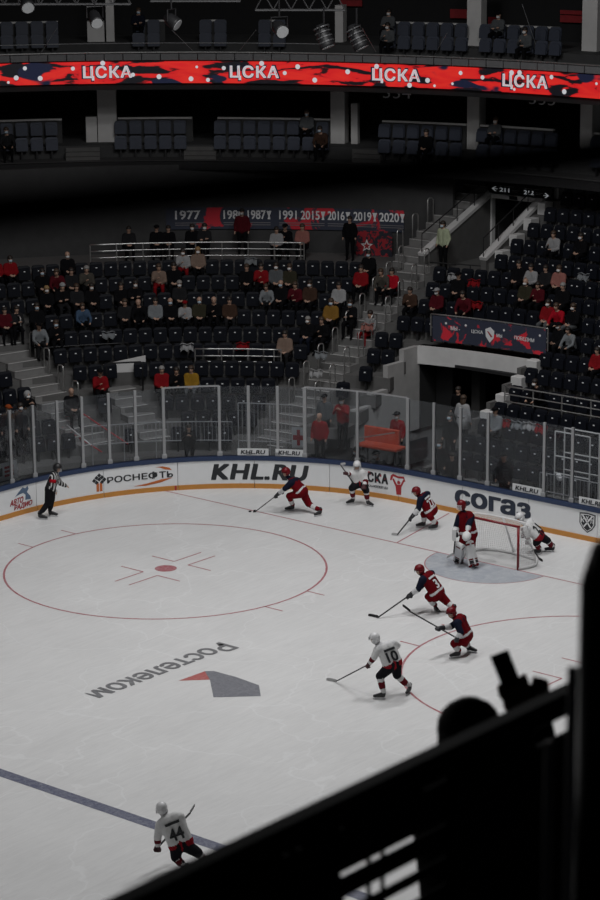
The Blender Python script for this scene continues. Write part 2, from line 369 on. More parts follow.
f = board_fn(155, 172, 0.66, 0.80); ad('logo_swoosh', poly_on(f, [(0, 0.95), (0.45, 1.0), (0.85, 0.6), (1.0, 0.0), (0.6, 0.25), (0.3, 0.75)]), inkorange)
for t in (('С', 367.5, 374), ('К', 374.8, 381.2), ('А', 381.6, 388.2), ('Ц', 358, 366.5)): ad('lettering', text_on(board_fn(t[1], t[2], 0.46, 0.80), t[0], 0.05), inkdark)
for u0, u1, z0, z1 in ((368, 371, 0.70, 0.80), (376, 378.5, 0.52, 0.60), (384, 387, 0.60, 0.68), (380, 381.5, 0.68, 0.76)): ad('lettering_patch', poly_on(board_fn(u0, u1, z0, z1, -0.009), [(0, 0), (1, 0), (1, 1), (0, 1)]), inkred)
ad('lettering', text_on(board_fn(365, 388, 0.31, 0.39), 'CSKA-HOCKEY.RU', 0.02), inkdark)
f = board_fn(390, 405.5, 0.2, 0.84)
ad('logo_fan_body', poly_on(f, [(0.42, 0.0), (0.72, 0.02), (0.74, 0.4), (0.95, 0.75), (0.86, 0.8), (0.68, 0.52), (0.45, 0.5), (0.24, 0.78), (0.14, 0.73), (0.36, 0.4)]), inkred)
ad('logo_fan_head', poly_on(f, [(0.46, 0.55), (0.62, 0.53), (0.68, 0.62), (0.6, 0.7), (0.48, 0.69)]), inkred)
ad('logo_fan_scarf', poly_on(f, [(0.0, 0.66), (0.06, 0.9), (0.2, 1.0), (0.5, 0.92), (0.9, 0.95), (1.0, 0.72), (0.93, 0.7), (0.86, 0.84), (0.5, 0.82), (0.22, 0.88), (0.1, 0.66)]), inkred)
ad('lettering', text_on(board_fn(455, 531, 0.27, 0.77), 'согаз', 0.04), inknavy)
f = board_fn(579.5, 595.5, 0.24, 0.84)
sh = [(0.0, 0.95), (0.5, 1.0), (1.0, 0.95), (1.0, 0.45), (0.8, 0.18), (0.5, 0.0), (0.2, 0.18), (0.0, 0.45)]
ad('logo_shield', poly_on(f, sh), inkdark)
f2 = board_fn(579.5, 595.5, 0.24, 0.84, -0.009)
ad('logo_shield_inlay', poly_on(f2, [(0.5+(x-0.5)*0.86, 0.5+(y-0.5)*0.88) for x, y in sh]), inkwhite)
f3 = board_fn(579.5, 595.5, 0.24, 0.84, -0.012); ad('logo_shield_field', poly_on(f3, [(0.5+(x-0.5)*0.76, 0.5+(y-0.5)*0.80) for x, y in sh]), inkdark)
ff = board_fn(579.5, 595.5, 0.24, 0.84, -0.015)
for q in ([(0.15, 0.85), (0.24, 0.88), (0.75, 0.3), (0.68, 0.26)], [(0.85, 0.85), (0.76, 0.88), (0.25, 0.3), (0.32, 0.26)]): ad('logo_crossed_stick', poly_on(ff, q), inkwhite)
for b_, x0, x1, z0, z1 in (('К', 0.12, 0.32, 0.5, 0.72), ('Х', 0.40, 0.6, 0.62, 0.84), ('Л', 0.68, 0.88, 0.5, 0.72)):
    ad('lettering', text_on(lambda a, b, x0=x0, x1=x1, z0=z0, z1=z1: ff(x0+(x1-x0)*a, z0+(z1-z0)*b), b_, 0.02), inkwhite)
f = board_fn(9.5, 32, 0.2, 0.84)
ad('lettering', text_on(lambda a, b: f(0.0+0.62*a, 0.22+0.30*b+0.06*a), 'АВТО', 0.04, 0.3), inkred)
ad('lettering', text_on(lambda a, b: f(0.18+0.82*a, -0.06+0.30*b+0.06*a), 'РАДИО', 0.04, 0.3), inkred)
ad('logo_figure', poly_on(f, [(0.25, 0.62), (0.42, 0.82), (0.6, 1.0), (0.72, 0.92), (0.82, 1.02), (0.86, 0.86), (0.78, 0.72), (0.92, 0.5), (0.95, 0.34), (0.7, 0.36), (0.72, 0.6), (0.62, 0.72), (0.45, 0.7)]), inkblue)

# ================================================================== GLASS
rinkglass = glass_mat('rink_glass', haze=0.022)
GT = 3.27
glaz = empty('wall_glass', (0, 0, 0), 'clear protective glass on slim posts above the boards', None, None, 'structure')
posts = [-40, -14, 12, 35, 59, 83.5, 110, 136.5, 164.5, 220, 249, 278, 305, 357.5, 407.5, 433.5, 460, 487.5, 543.5, 571.5, 600, 630, 660, 690, 720, 750]
PL = [rlen(RINK.at_u(u, 0.06, 1.05)) for u in posts]
for i, l in enumerate(PL):
    a = rinv(l); P = RINK.pt(a, 0.07); n_ = RINK.nrm(a); t_ = RINK.tan(a); M = Matrix((t_, n_, V((0, 0, 1)))).transposed()
    wide = posts[i] in (305, 407.5)
    mb = MB(); mb.box((0, 0, (1.03+GT)/2), (0.085 if not wide else 0.11, 0.06, GT-1.03), M, bev=0.008); mb.box((0, 0, 1.10), (0.16, 0.09, 0.14), M, bev=0.01)
    mb.build('post', alu, glaz, loc=None).location = P
for i in range(len(PL)-1):
    mb = MB(); la, lb = PL[i]+0.03, PL[i+1]-0.03
    mb.slab([sect(RINK, rinv(la+(lb-la)*k/5), 0.064, 0.076, 1.03, GT-0.02) for k in range(6)]); mb.build('glass_pane', rinkglass, glaz)
    if posts[i] in (164.5, 305, 357.5):
        mb = MB(); mb.slab([sect(RINK, rinv(PL[i]+(PL[i+1]-PL[i])*k/6), 0.05, 0.09, GT-0.02, GT+0.025) for k in range(7)]); mb.build('top_rail', alu, glaz)
# small advertising plates hung on the glass
plate = mat('plate_white', (0.62, 0.63, 0.64), 0.5, var=0.05)
def glass_sign(u0, u1, z0, z1, s, label, body=None, bold=0.03, m=plate):
    A, B = rlen(RINK.at_u(u0, s, 1.2)), rlen(RINK.at_u(u1, s, 1.2)); fn = lambda a, b, o=0.0: RINK.pt(rinv(A+(B-A)*a), s-o, z0+(z1-z0)*b)
    P0 = fn(0.5, 0); mb = MB(); mb.slab([[fn(k/4, 0), fn(k/4, 0, -0.02), fn(k/4, 1, -0.02), fn(k/4, 1)] for k in range(5)])
    o = mb.build('sign_plate', m, None, loc=P0); tag(o, label, 'sign')
    if body:
        t = text_on(lambda a, b: fn(0.1+0.8*a, 0.2+0.6*b, 0.005), body, bold, 0.15); t.build('lettering', inkdark, o, loc=P0).location = (0, 0, 0)
    return o, fn, P0
glass_sign(237.5, 268.5, 1.05, 1.27, 0.03, 'white lettered plate on the glass left of the first aid panel', 'KHL.RU')
glass_sign(275.5, 303, 1.05, 1.27, 0.03, 'white lettered plate under the red cross panel', 'KHL.RU')
glass_sign(512.5, 541.5, 1.05, 1.27, 0.03, 'white lettered plate on the glass behind the goal', 'KHL.RU')
glass_sign(579, 606, 1.05, 1.27, 0.03, 'white lettered plate above the dark shield on the boards', 'KHL.RU')
o, fn, P0 = glass_sign(292, 304, 1.29, 1.95, 0.20, 'white first aid panel with a red cross behind the glass')
for q in ([(0.42, 0.12), (0.68, 0.12), (0.68, 0.88), (0.42, 0.88)], [(0.1, 0.38), (1.0, 0.38), (1.0, 0.62), (0.1, 0.62)]):
    poly_on(lambda a, b: fn(a, b, 0.01), q).build('red_cross_bar', inkred, o, loc=P0).location = (0, 0, 0)
o, fn, P0 = glass_sign(-8, 17.5, 1.06, 1.62, 0.35, 'white notice panel with red print behind the left boards')
for y0 in (0.2, 0.42, 0.64): poly_on(lambda a, b: fn(a, b, 0.01), [(0.5, y0), (0.85, y0), (0.85, y0+0.14), (0.5, y0+0.14)]).build('print_block', inkred, o, loc=P0).location = (0, 0, 0)
poly_on(lambda a, b: fn(a, b, 0.01), [(0.22, 0.3), (0.42, 0.3), (0.42, 0.75), (0.22, 0.75)]).build('print_block', inkdark, o, loc=P0).location = (0, 0, 0)
# ================================================================== BOWL TERRACES
TN = [.87, 1.2, 1.55, 1.94, 2.34, 2.78, 3.18, 3.62, 4.08, 4.52, 4.93, 5.37, 5.81]; TN += [5.81+.46*i for i in range(1, 9)]
T = [z-0.70 for z in TN]; S = [3+.85*k for k in range(len(T))]; SF = [s-0.73 for s in S]    # back of the seat, front edge of the tread
def h_tread(s):
    if s < SF[0]: return 0.0
    k = min(int((s-SF[0])/0.85), len(T)-2); f = (s-SF[0])/0.85-k
    return T[k]+(0.5*(T[k+1]-T[k]) if f > 0.5 else 0)
def h_lin(s): return float(np.interp(s, [sf+0.42 for sf in SF], T))
def bowl_hit(u, v, off=0.0):
    lo, hi = -0.5, 18.0
    for _ in range(50):
        m = (lo+hi)/2; P = on_z(u, v, m)
        if h_lin(BOWL.s_of(P))+off > m: lo = m
        else: hi = m
    return P
def z_at(curve, u, v, s):
    lo, hi = 0.0, 16.0
    for _ in range(40):
        m = (lo+hi)/2; y = proj(curve.pt(curve.at_u(u, s, m), s, m))[1]
        if y > v: lo = m
        else: hi = m
    return m
colpale = mat('side_wall_grey', (0.40, 0.395, 0.39), 0.85, var=0.2, scale=2.5, bump=0.1)
XA, XB = -11.15, -6.85                       # tunnel
UA, UB = -13.75, -11.5                       # upper doorway passage
def blen(a, s): R = 8.5+s; return a if a < 0 else (a*R*math.pi/2 if a < 1 else R*math.pi/2+a-1)
def binv(l, s): q = (8.5+s)*math.pi/2; return l if l < 0 else (l/q if l < q else 1+l-q)
def strip_of(p, q, wd): return (V((p[0], p[1], 0)), V((q[0], q[1], 0)), wd/2)
bL0, bL1 = bowl_hit(98, 449), bowl_hit(-6, 332); bM0, bM1 = bowl_hit(157, 441), bowl_hit(118, 388)
ST = {'A': strip_of((-12.75, 5.3), (-13.85, 15.0), 1.15), 'B': strip_of((-14.45, 14.75), (-14.45, 19.2), 1.05), 'L': strip_of(bL0, bL1, 1.25), 'M': strip_of(bM0, bM1, 1.0)}
def in_strip(P, st, pad):
    p, q, h = st; d = (q-p); L = d.length; d = d/L; w_ = V((P.x, P.y, 0))-p; t = w_.dot(d)
    return -0.5 < t < L+0.3 and abs(w_.x*d.y-w_.y*d.x) < h+pad
def void_cell(P, k):
    if k <= 6 and XA < P.x < XB: return True
    if k >= 12 and UA < P.x < UB: return True
    if k >= 13 and P.x <= UA+0.02: return True
    return False
terr = empty('floor_terraces', (0, 0, 0), 'dark concrete seating terraces curving round the rink corner', None, None, 'structure')
A0, A1 = -16.0, 1+13.0; ZW = T[11]+0.05
for k in range(17):
    mb = MB(); ws = BOWL.walk(A0, A1, S[k], 0.43); s0, s1 = SF[k], SF[k]+0.85+(2.55 if k == 12 else 0); zb = (T[k-1] if k else 0.0)-0.02
    for a, b in zip(ws[:-1], ws[1:]):
        c = BOWL.pt((a+b)/2, s0+0.3)
        if void_cell(c, k): continue
        s1_ = s1 if (k != 12 or c.x < UA) else SF[k]+0.85; zk = T[k] if (k != 12 or c.x >= UA) else ZW
        ra, rb = sect(BOWL, a, s0, s1_, zb, zk), sect(BOWL, b, s0, s1_, zb, zk)
        mb.add(ra+rb, [(3, 2, 6, 7), (0, 3, 7, 4), (0, 1, 2, 3), (4, 5, 6, 7)])
    mb.build('terrace_step', concrete, terr)
# aisle stairs: every step a block with a pale nosing
nosing = mat('pale_nosing', (0.52, 0.52, 0.51), 0.7, var=0.1); steptop = mat('step_concrete', (0.20, 0.197, 0.194), 0.85, var=0.18, scale=4, bump=0.1)
def stairs(name, st, label, extra=0.0):
    root = empty(name, st[0], label, None, None, 'structure'); p, q, hw = st; d = (q-p); L = d.length; d /= L; t = 0.0; side = V((d.y, -d.x, 0)); last = None
    while t < L:
        z = h_tread(BOWL.s_of(p+d*t))+0.03
        if z != last:
            M = Matrix((side, d, V((0, 0, 1)))).transposed(); c = p+d*(t+0.28)
            zb_ = max(z-0.5, 0.0); mb = MB(); mb.box(V((c.x, c.y, (z+zb_)/2))-p, (hw*2, 0.56, max(z-zb_, 0.05)), M); e = c-d*0.27; mb.box(V((e.x, e.y, z+0.004))-p, (hw*2-0.04, 0.05, 0.016), M, 1)
            mb.build('step', [steptop, nosing], root); last = z
        t += 0.14
    return root
stairs('floor_stairs', ST['A'], 'long aisle stairs climbing beside the tunnel to the upper doorway')
stairs('floor_stairs', ST['B'], 'upper flight of the long aisle stairs beside the sloping parapet')
stairs('floor_stairs', ST['L'], 'aisle stairs climbing through the far left seating block')
stairs('floor_stairs', ST['M'], 'short stairs below the sloping concrete parapet')

# ------------------------------------------------------------------ tunnel under the banner
root = empty('wall_tunnel', (0, 0, 0), 'concrete tunnel mouth between the seat blocks', None, None, 'structure')
def fy(x, s): r = 8.5+s; return -4.9+math.sqrt(r*r-max(-7.2-x, 0)**2)
zl = T[7]; mb = MB()
xs = [XA-0.02+(XB-XA+0.04)*i/10 for i in range(11)]
mb.slab([[V((x, fy(x, SF[7])-0.12, zl-0.62)), V((x, fy(x, SF[7])+0.25, zl-0.62)), V((x, fy(x, SF[7])+0.25, zl)), V((x, fy(x, SF[7])-0.12, zl))] for x in xs]); mb.build('lintel', concrete_lt, root)
mb = MB()                                     # left stepped side wall
for k in range(3, 7):
    y0, y1 = fy(XA, SF[k]), fy(XA, SF[k+1]); top = T[k]+0.42 if k >= 5 else T[k]+0.06
    mb.box((XA-0.10, (y0+y1)/2, top/2), (0.2, y1-y0+0.002, top))
mb.build('side_wall', colpale, root)
mb = MB()
for k in range(0, 7):
    y0, y1 = fy(XB, SF[k]), fy(XB, SF[k+1]); top = T[k]+0.30
    mb.box((XB+0.08, (y0+y1)/2, top/2), (0.16, y1-y0+0.002, top))
mb.build('side_wall', concrete, root)
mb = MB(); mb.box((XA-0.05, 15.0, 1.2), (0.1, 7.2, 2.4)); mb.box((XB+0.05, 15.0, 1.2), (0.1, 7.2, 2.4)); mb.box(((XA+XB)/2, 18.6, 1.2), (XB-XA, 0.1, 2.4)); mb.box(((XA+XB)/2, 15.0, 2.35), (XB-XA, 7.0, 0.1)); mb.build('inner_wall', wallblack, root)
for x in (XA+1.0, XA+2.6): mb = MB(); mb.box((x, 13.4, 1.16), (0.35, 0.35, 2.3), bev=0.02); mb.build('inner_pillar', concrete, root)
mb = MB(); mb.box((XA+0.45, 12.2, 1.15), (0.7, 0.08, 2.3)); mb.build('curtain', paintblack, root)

# ------------------------------------------------------------------ upper doorway with its sloping parapets
root = empty('wall_doorway', (0, 0, 0), 'upper doorway between two sloping parapets with a lit sign', None, None, 'structure')
YD = fy(-12.6, S[15]+0.2); zf = T[11]+0.05
def slope_wall(x, name, wd=0.22):
    mb = MB(); y0, y1 = fy(x, SF[12])-0.15, YD+0.1; z0, z1 = T[11]+0.55, 6.95
    P = [(y0, zf-0.3), (y1, zf-0.3), (y1, z1), (y0, z0)]
    mb.add([(x-wd/2, *p) for p in P]+[(x+wd/2, *p) for p in P], [(0, 1, 2, 3), (7, 6, 5, 4), (0, 4, 5, 1), (1, 5, 6, 2), (3, 7, 4, 0)]); mb.build(name, concrete, root)
    mb = MB(); mb.beam((x, y0-0.03, z0+0.06), (x, y1, z1+0.06), wd+0.08, 0.12); mb.build('coping', concrete_lt, root)
    mb = MB(); a = V((x, y0, z0+0.8)); b = V((x, y1, z1+0.7)); mb.tube([a, b], 0.025)
    for i in range(5): q = a.lerp(b, i/4); mb.tube([q, q-V((0, 0, 0.72))], 0.018, 5)
    mb.build('handrail', darksteel, root)
slope_wall(UA, 'parapet'); slope_wall(UB, 'parapet')
mb = MB(); ym = fy(-12.6, SF[12]); mb.box(((UA+UB)/2, (ym+YD)/2, zf-0.1), (UB-UA-0.2, YD-ym, 0.2)); mb.build('landing', concrete, root)
zt = 6.86; mb = MB(); x0, x1 = UA+0.05, UB-0.05
for c, sz in (((x0+0.07, YD, (zf+zt)/2), (0.14, 0.2, zt-zf)), ((x1-0.07, YD, (zf+zt)/2), (0.14, 0.2, zt-zf)), (((x0+x1)/2, YD, zt+0.06), (x1-x0, 0.2, 0.16))): mb.box(c, sz, bev=0.01)
mb.build('door_frame', concrete_lt, root)
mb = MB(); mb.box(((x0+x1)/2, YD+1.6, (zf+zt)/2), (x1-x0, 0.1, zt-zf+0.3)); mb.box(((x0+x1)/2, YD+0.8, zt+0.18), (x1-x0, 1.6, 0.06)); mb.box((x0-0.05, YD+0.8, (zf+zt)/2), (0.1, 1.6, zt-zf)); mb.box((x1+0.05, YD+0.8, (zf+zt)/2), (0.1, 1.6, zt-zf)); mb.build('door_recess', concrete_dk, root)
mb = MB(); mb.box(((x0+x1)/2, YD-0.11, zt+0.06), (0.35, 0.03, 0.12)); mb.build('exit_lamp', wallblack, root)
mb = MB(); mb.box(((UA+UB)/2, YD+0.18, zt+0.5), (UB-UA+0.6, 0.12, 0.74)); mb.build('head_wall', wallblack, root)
sx0, sx1 = x0-0.05, x1+0.55; mb = MB(); mb.box(((sx0+sx1)/2, YD+0.02, zt+0.34), (sx1-sx0, 0.12, 0.38), bev=0.01)
sg = mb.build('sign_board', wallblack, None, loc=V(((sx0+sx1)/2, YD+0.02, zt+0.34))); tag(sg, 'black direction sign with 211 and 212 over the doorway', 'sign')
sgt = mat('sign_white_print', (0.6, 0.6, 0.6), 0.5, var=0.03, emit=(0.8, 0.85, 0.9), estr=0.16)
def on_sign(a, b): return V((-(sx1-sx0)/2+(sx1-sx0)*a, -0.066, -0.19+0.38*b))
for body, u0, u1, v0, v1, bo in (('211', 0.17, 0.33, 0.22, 0.62, 0.03), ('212', 0.56, 0.72, 0.22, 0.62, 0.03)):
    text_on(lambda a, b: on_sign(u0+(u1-u0)*a, v0+(v1-v0)*b), body, bo).build('lettering', sgt, sg)
for x0_, x1_, y0_ in ((0.17, 0.40, 0.76), (0.56, 0.80, 0.76), (0.36, 0.49, 0.44), (0.36, 0.46, 0.30), (0.75, 0.86, 0.44), (0.75, 0.83, 0.30)): poly_on(on_sign, [(x0_, y0_), (x1_, y0_), (x1_, y0_+0.05), (x0_, y0_+0.05)]).build('small_print', mat('sign_faint_print', (0.25, 0.25, 0.25), 0.6), sg)
for q in ([(0.04, 0.45), (0.10, 0.7), (0.12, 0.66), (0.07, 0.45), (0.12, 0.24), (0.10, 0.2)], [(0.06, 0.42), (0.14, 0.42), (0.14, 0.48), (0.06, 0.48)], [(0.96, 0.3), (0.91, 0.55), (0.89, 0.52), (0.93, 0.3), (0.89, 0.1), (0.91, 0.06)], [(0.87, 0.27), (0.94, 0.27), (0.94, 0.33), (0.87, 0.33)]): poly_on(on_sign, q).build('arrow_stroke', sgt, sg)
# small stepped cheeks at the seat ends beside the doorway and beside the tunnel
for k in range(12, 17): mb = MB(); y = fy(UB+0.35, S[k]-0.25); mb.box((UB+0.32, y, T[k]+0.2), (0.32, 0.5, 0.44), bev=0.02); mb.build('end_cheek', concrete_lt, root)
for k in range(3, 7): mb = MB(); y = fy(XB+0.3, S[k]-0.2); mb.box((XB+0.32, y, T[k]+0.25), (0.42, 0.35, 0.56), bev=0.02); mb.build('end_cheek', concrete_lt, terr)

# ------------------------------------------------------------------ back wall of the lower bowl, middle and upper tier
zmid = 7.78
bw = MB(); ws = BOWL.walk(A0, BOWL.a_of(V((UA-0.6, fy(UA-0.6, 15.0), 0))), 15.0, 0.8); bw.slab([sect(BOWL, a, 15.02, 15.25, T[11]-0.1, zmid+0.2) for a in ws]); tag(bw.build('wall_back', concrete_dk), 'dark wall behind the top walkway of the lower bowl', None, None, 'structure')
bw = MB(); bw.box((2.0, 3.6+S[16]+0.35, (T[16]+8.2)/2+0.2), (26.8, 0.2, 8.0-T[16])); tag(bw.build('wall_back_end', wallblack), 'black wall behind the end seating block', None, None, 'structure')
TA0, TA1 = -14.0, 1+16.0
tier = empty('floor_middle_tier', (0, 0, 0), 'middle balcony tier with seats in the shade below the screen', None, None, 'structure')
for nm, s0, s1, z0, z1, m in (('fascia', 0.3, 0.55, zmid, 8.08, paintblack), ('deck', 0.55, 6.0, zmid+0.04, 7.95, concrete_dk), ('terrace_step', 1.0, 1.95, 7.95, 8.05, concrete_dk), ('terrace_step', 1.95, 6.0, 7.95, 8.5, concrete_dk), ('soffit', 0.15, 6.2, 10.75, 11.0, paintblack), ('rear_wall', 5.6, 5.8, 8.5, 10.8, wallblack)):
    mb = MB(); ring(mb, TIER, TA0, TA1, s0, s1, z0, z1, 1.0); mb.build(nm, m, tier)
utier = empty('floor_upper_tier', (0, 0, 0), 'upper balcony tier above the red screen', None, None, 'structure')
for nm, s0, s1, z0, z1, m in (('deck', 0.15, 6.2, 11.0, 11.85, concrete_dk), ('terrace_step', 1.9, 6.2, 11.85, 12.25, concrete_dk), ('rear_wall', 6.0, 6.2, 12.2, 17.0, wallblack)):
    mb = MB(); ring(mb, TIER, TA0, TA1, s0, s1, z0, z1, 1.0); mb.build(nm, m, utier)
# grey panels over the screen, one by one
panelgrey = mat('grey_panel', (0.16, 0.16, 0.165), 0.7, var=0.15)
ws = TIER.walk(TA0, TA1, 0, 0.68)
for a, b in zip(ws[:-1], ws[1:]):
    if not -40 < proj(TIER.pt(a, 0, 12))[0] < 640: continue
    e = (b-a)*0.03; mb = MB(); mb.slab([sect(TIER, x, 0.0, 0.12, 11.83, 12.06) for x in (a+e, (a+b)/2, b-e)]); mb.build('parapet_panel', panelgrey, utier)
mb = MB(); mb.tube([TIER.pt(a, -0.02, 12.12) for a in TIER.walk(TA0, TA1, 0, 0.7)], 0.03); mb.build('parapet_rail', steel, utier)
mb = MB(); mb.tube([TIER.pt(a, 0.3, 12.42) for a in TIER.walk(TA0, TIER.at_u(320, 0.3, 12.4), 0, 0.9)], 0.016, 5); mb.build('upper_rail', alu, utier)
def tier_box(u0, u1, s, sd, z0, z1, name, m, par, zz=None):
    z = zz or z0; a, b = TIER.at_u(u0, s, z), TIER.at_u(u1, s, z); mb = MB(); mb.slab([sect(TIER, a+(b-a)*i/6, s, s+sd, z0, z1) for i in range(7)]); return mb.build(name, m, par)
colgrey = mat('column_grey', (0.62, 0.61, 0.60), 0.85, var=0.15, scale=2)
for u0, u1 in ((97.5, 116.5), (330.5, 344.5), (467, 479), (580, 592)): tier_box(u0, u1, 2.9, 0.6, 8.5, 10.75, 'column', colgrey, tier, 9.5)
for u0, u1, z1 in ((86, 97, 9.45), (186, 192, 9.4), (217.5, 223, 9.4), (351, 357.5, 10.0)): tier_box(u0, u1, 2.95, 0.3, 8.5, z1, 'return_wall', colgrey, tier, 9.0)
for u0, u1, z1 in ((87, 104, 13.0), (106, 114, 14.6), (335, 343, 13.6), (467, 481, 14.6), (582, 597, 14.6)): tier_box(u0, u1, 3.0, 0.5, 12.25, z1, 'column', colgrey, utier, 13.0)
MIDB = [(-20, 62), (118, 192), (217.5, 330), (382, 466), (480, 553), (594, 640)]; UPB = [(-20, 58), (136, 165), (203, 224), (262, 284), (387, 466), (483, 557)]
for u0, u1 in MIDB: tier_box(u0, u1, 2.9, 0.12, 8.5, 9.36, 'row_parapet', concrete_dk, tier, 9.2); tier_box(u0, u1, 2.88, 0.16, 9.36, 9.42, 'parapet_cap', colgrey, tier, 9.2)
for u0, u1 in UPB: tier_box(u0, u1, 2.9, 0.12, 12.25, 12.99, 'row_parapet', concrete_dk, utier, 12.8); tier_box(u0, u1, 2.88, 0.16, 12.99, 13.05, 'parapet_cap', colgrey, utier, 12.8)
for u0, u1 in ((66, 100), (184, 216), (352, 380)):
    for i in range(4): tier_box(u0, u1, 0.9+i*0.3, 0.35, 7.95, 8.03+i*0.14, 'step', concrete, tier, 8.0)
for body, u0, u1, v0, v1 in (('334', 383, 411, 86.5, 98), ('335', 529, 555, 93, 104)):
    z1 = z_at(TIER, u0, v0, 2.2); z0 = z_at(TIER, u0, v1, 2.2); a, b = TIER.at_u(u0, 2.2, z0), TIER.at_u(u1, 2.2, z0)
    text_on(lambda x, y: TIER.pt(a+(b-a)*x, 2.2, z0+(z1-z0)*y), body, -0.005).build('section_number', mat('number_grey', (0.75, 0.76, 0.78), 0.5, var=0.05), tier)
backred = mat('dim_red_cloth', (0.30, 0.02, 0.025), 0.8, var=0.3)
for u0, u1, v0, v1 in ((450, 468, 9, 18), (560, 584, 15, 22), (488, 500, 17, 26), (340, 362, 0, 6), (560, 600, 10, 14)):
    s_ = 5.8; z0 = z_at(TIER, u0, v1, s_); z1 = z_at(TIER, u0, v0, s_); tier_box(u0, u1, s_, 0.06, z0, z1, 'wall_banner', backred, utier)

# ------------------------------------------------------------------ LED ribbon
def ribbon(name, curve, a0, a1, s, z0, z1, m, parent=None, ds=0.5, thick=0.06, loc=(0, 0, 0)):
    ws = curve.walk(a0, a1, s, ds); me = bpy.data.meshes.new(name); vs_ = []; uv = []; l = 0; prev = None; o_ = V(loc)
    for a in ws:
        p = curve.pt(a, s, z0); l += (p-prev).length if prev else 0; prev = p
        vs_ += [p-o_, curve.pt(a, s, z1)-o_, curve.pt(a, s+thick, z1)-o_, curve.pt(a, s+thick, z0)-o_]; uv.append(l)
    n = len(ws); fs = []
    for i in range(n-1):
        for k in range(4): fs.append((4*i+k, 4*i+4+k, 4*i+4+(k+1) % 4, 4*i+(k+1) % 4))
    fs += [(0, 1, 2, 3), tuple(4*(n-1)+k for k in (3, 2, 1, 0))]
    me.from_pydata([tuple(v) for v in vs_], [], fs); ul = me.uv_layers.new(name='UVMap')
    for lp in me.loops: vi = lp.vertex_index; ul.data[lp.index].uv = (uv[vi//4], (0 if vi % 4 in (0, 3) else z1-z0))
    me.materials.append(m); return link(name, me, parent, loc)
def led_mat():
    m = bpy.data.materials.new('led_screen'); m.use_nodes = True; N, Lk = nodes(m); b = N['Principled BSDF']; b.inputs['Base Color'].default_value = (0.01, 0.01, 0.01, 1)
    tc = N.new('ShaderNodeTexCoord')
    def noise(sc, seed, stretch, det=5, dist=0.5):
        mp = N.new('ShaderNodeMapping'); mp.inputs['Scale'].default_value = stretch; mp.inputs['Location'].default_value = (seed, seed, 0); no = N.new('ShaderNodeTexNoise'); no.inputs['Scale'].default_value = sc; no.inputs['Detail'].default_value = det; no.inputs['Distortion'].default_value = dist
        Lk.new(tc.outputs['UV'], mp.inputs[0]); Lk.new(mp.outputs[0], no.inputs['Vector']); return no
    a = noise(0.9, 3.1, (0.7, 3.2, 1)); r = ramp(N, (0, (0.004, 0.004, 0.008)), (0.43, (0.004, 0.004, 0.008)), (0.45, (0.05, 0.004, 0.006)), (0.475, (0.80, 0.012, 0.016)), (0.6, (0.92, 0.03, 0.02)), (0.72, (0.85, 0.012, 0.018)), (1, (0.75, 0.01, 0.015)))
    Lk.new(a.outputs[0], r.inputs[0])
    c = noise(1.0, 9.7, (0.45, 0.9, 1), 2, 0.1); r2 = ramp(N, (0.0, (0, 0, 0)), (0.60, (0, 0, 0)), (0.615, (1, 1, 1))); Lk.new(c.outputs[0], r2.inputs[0])
    mx = N.new('ShaderNodeMix'); mx.data_type = 'RGBA'; mx.inputs[7].default_value = (0.008, 0.012, 0.04, 1); Lk.new(r2.outputs[0], mx.inputs[0]); Lk.new(r.outputs[0], mx.inputs[6])
    Lk.new(mx.outputs[2], b.inputs['Emission Color']); b.inputs['Emission Strength'].default_value = LEDS; MATS['led'] = m; return m
LEDS = 0.66
LZ0, LZ1 = 11.0, 11.78
led_o = TIER.pt(0.6, 0.0, LZ0)
led = ribbon('led_ribbon_screen', TIER, TA0, TA1, -0.02, LZ0, LZ1, led_mat(), None, 0.5, 0.12, led_o); tag(led, 'long curved red LED ribbon screen on the upper balcony front', 'screen')
ledw = mat('led_white', (0.05, 0.05, 0.05), 0.5, emit=(0.80, 0.80, 0.84), estr=0.62); ledk = mat('led_navy', (0.01, 0.01, 0.01), 0.5, emit=(0.006, 0.008, 0.03), estr=0.6); ledr = mat('led_red_dot', (0.05, 0.01, 0.01), 0.5, emit=(0.85, 0.014, 0.02), estr=LEDS)
def tier_l(u, s, z):                           # walk in metres along the tier front
    return TIER.at_u(u, s, z)
def led_fn(u0, u1, z0, z1, off): 
    a0, a1 = TIER.at_u(u0, 0, 11.4), TIER.at_u(u1, 0, 11.4); return lambda a, b: TIER.pt(a0+(a1-a0)*a, -0.02-off, z0+(z1-z0)*b)-led_o
for u0, u1 in ((83, 132), (230, 279), (372.5, 420.5), (503, 548)):
    text_on(led_fn(u0-1.5, u1+1.5, LZ0+0.06, LZ1-0.08, 0.006), 'ЦСКА', 0.05, 0, 1.12).build('led_letters_outline', ledk, led)
    text_on(led_fn(u0, u1, LZ0+0.11, LZ1-0.13, 0.012), 'ЦСКА', 0.032, 0, 1.16).build('led_letters', ledw, led)
    text_on(led_fn(u0+1, u1-1, LZ0+0.16, LZ1-0.18, 0.018), 'ЦСКА', -0.034, 0, 1.2).build('led_letters_core', ledr, led)
rd = random.Random(3)
dots = [(25, .78), (73, .72), (40, .3), (16, .35), (8, .15), (197, .75), (159, .3), (191, .2), (208, .15), (224, .7), (298, .8), (348, .62), (315, .2), (285, .5), (461, .75), (483, .6), (428, .35), (435, .12), (453, .25), (552, .8), (597, .65), (565, .2), (515, .15), (103, .95), (262, .93), (377, .9), (520, .9), (512, .88), (410, .1), (133, .4)]
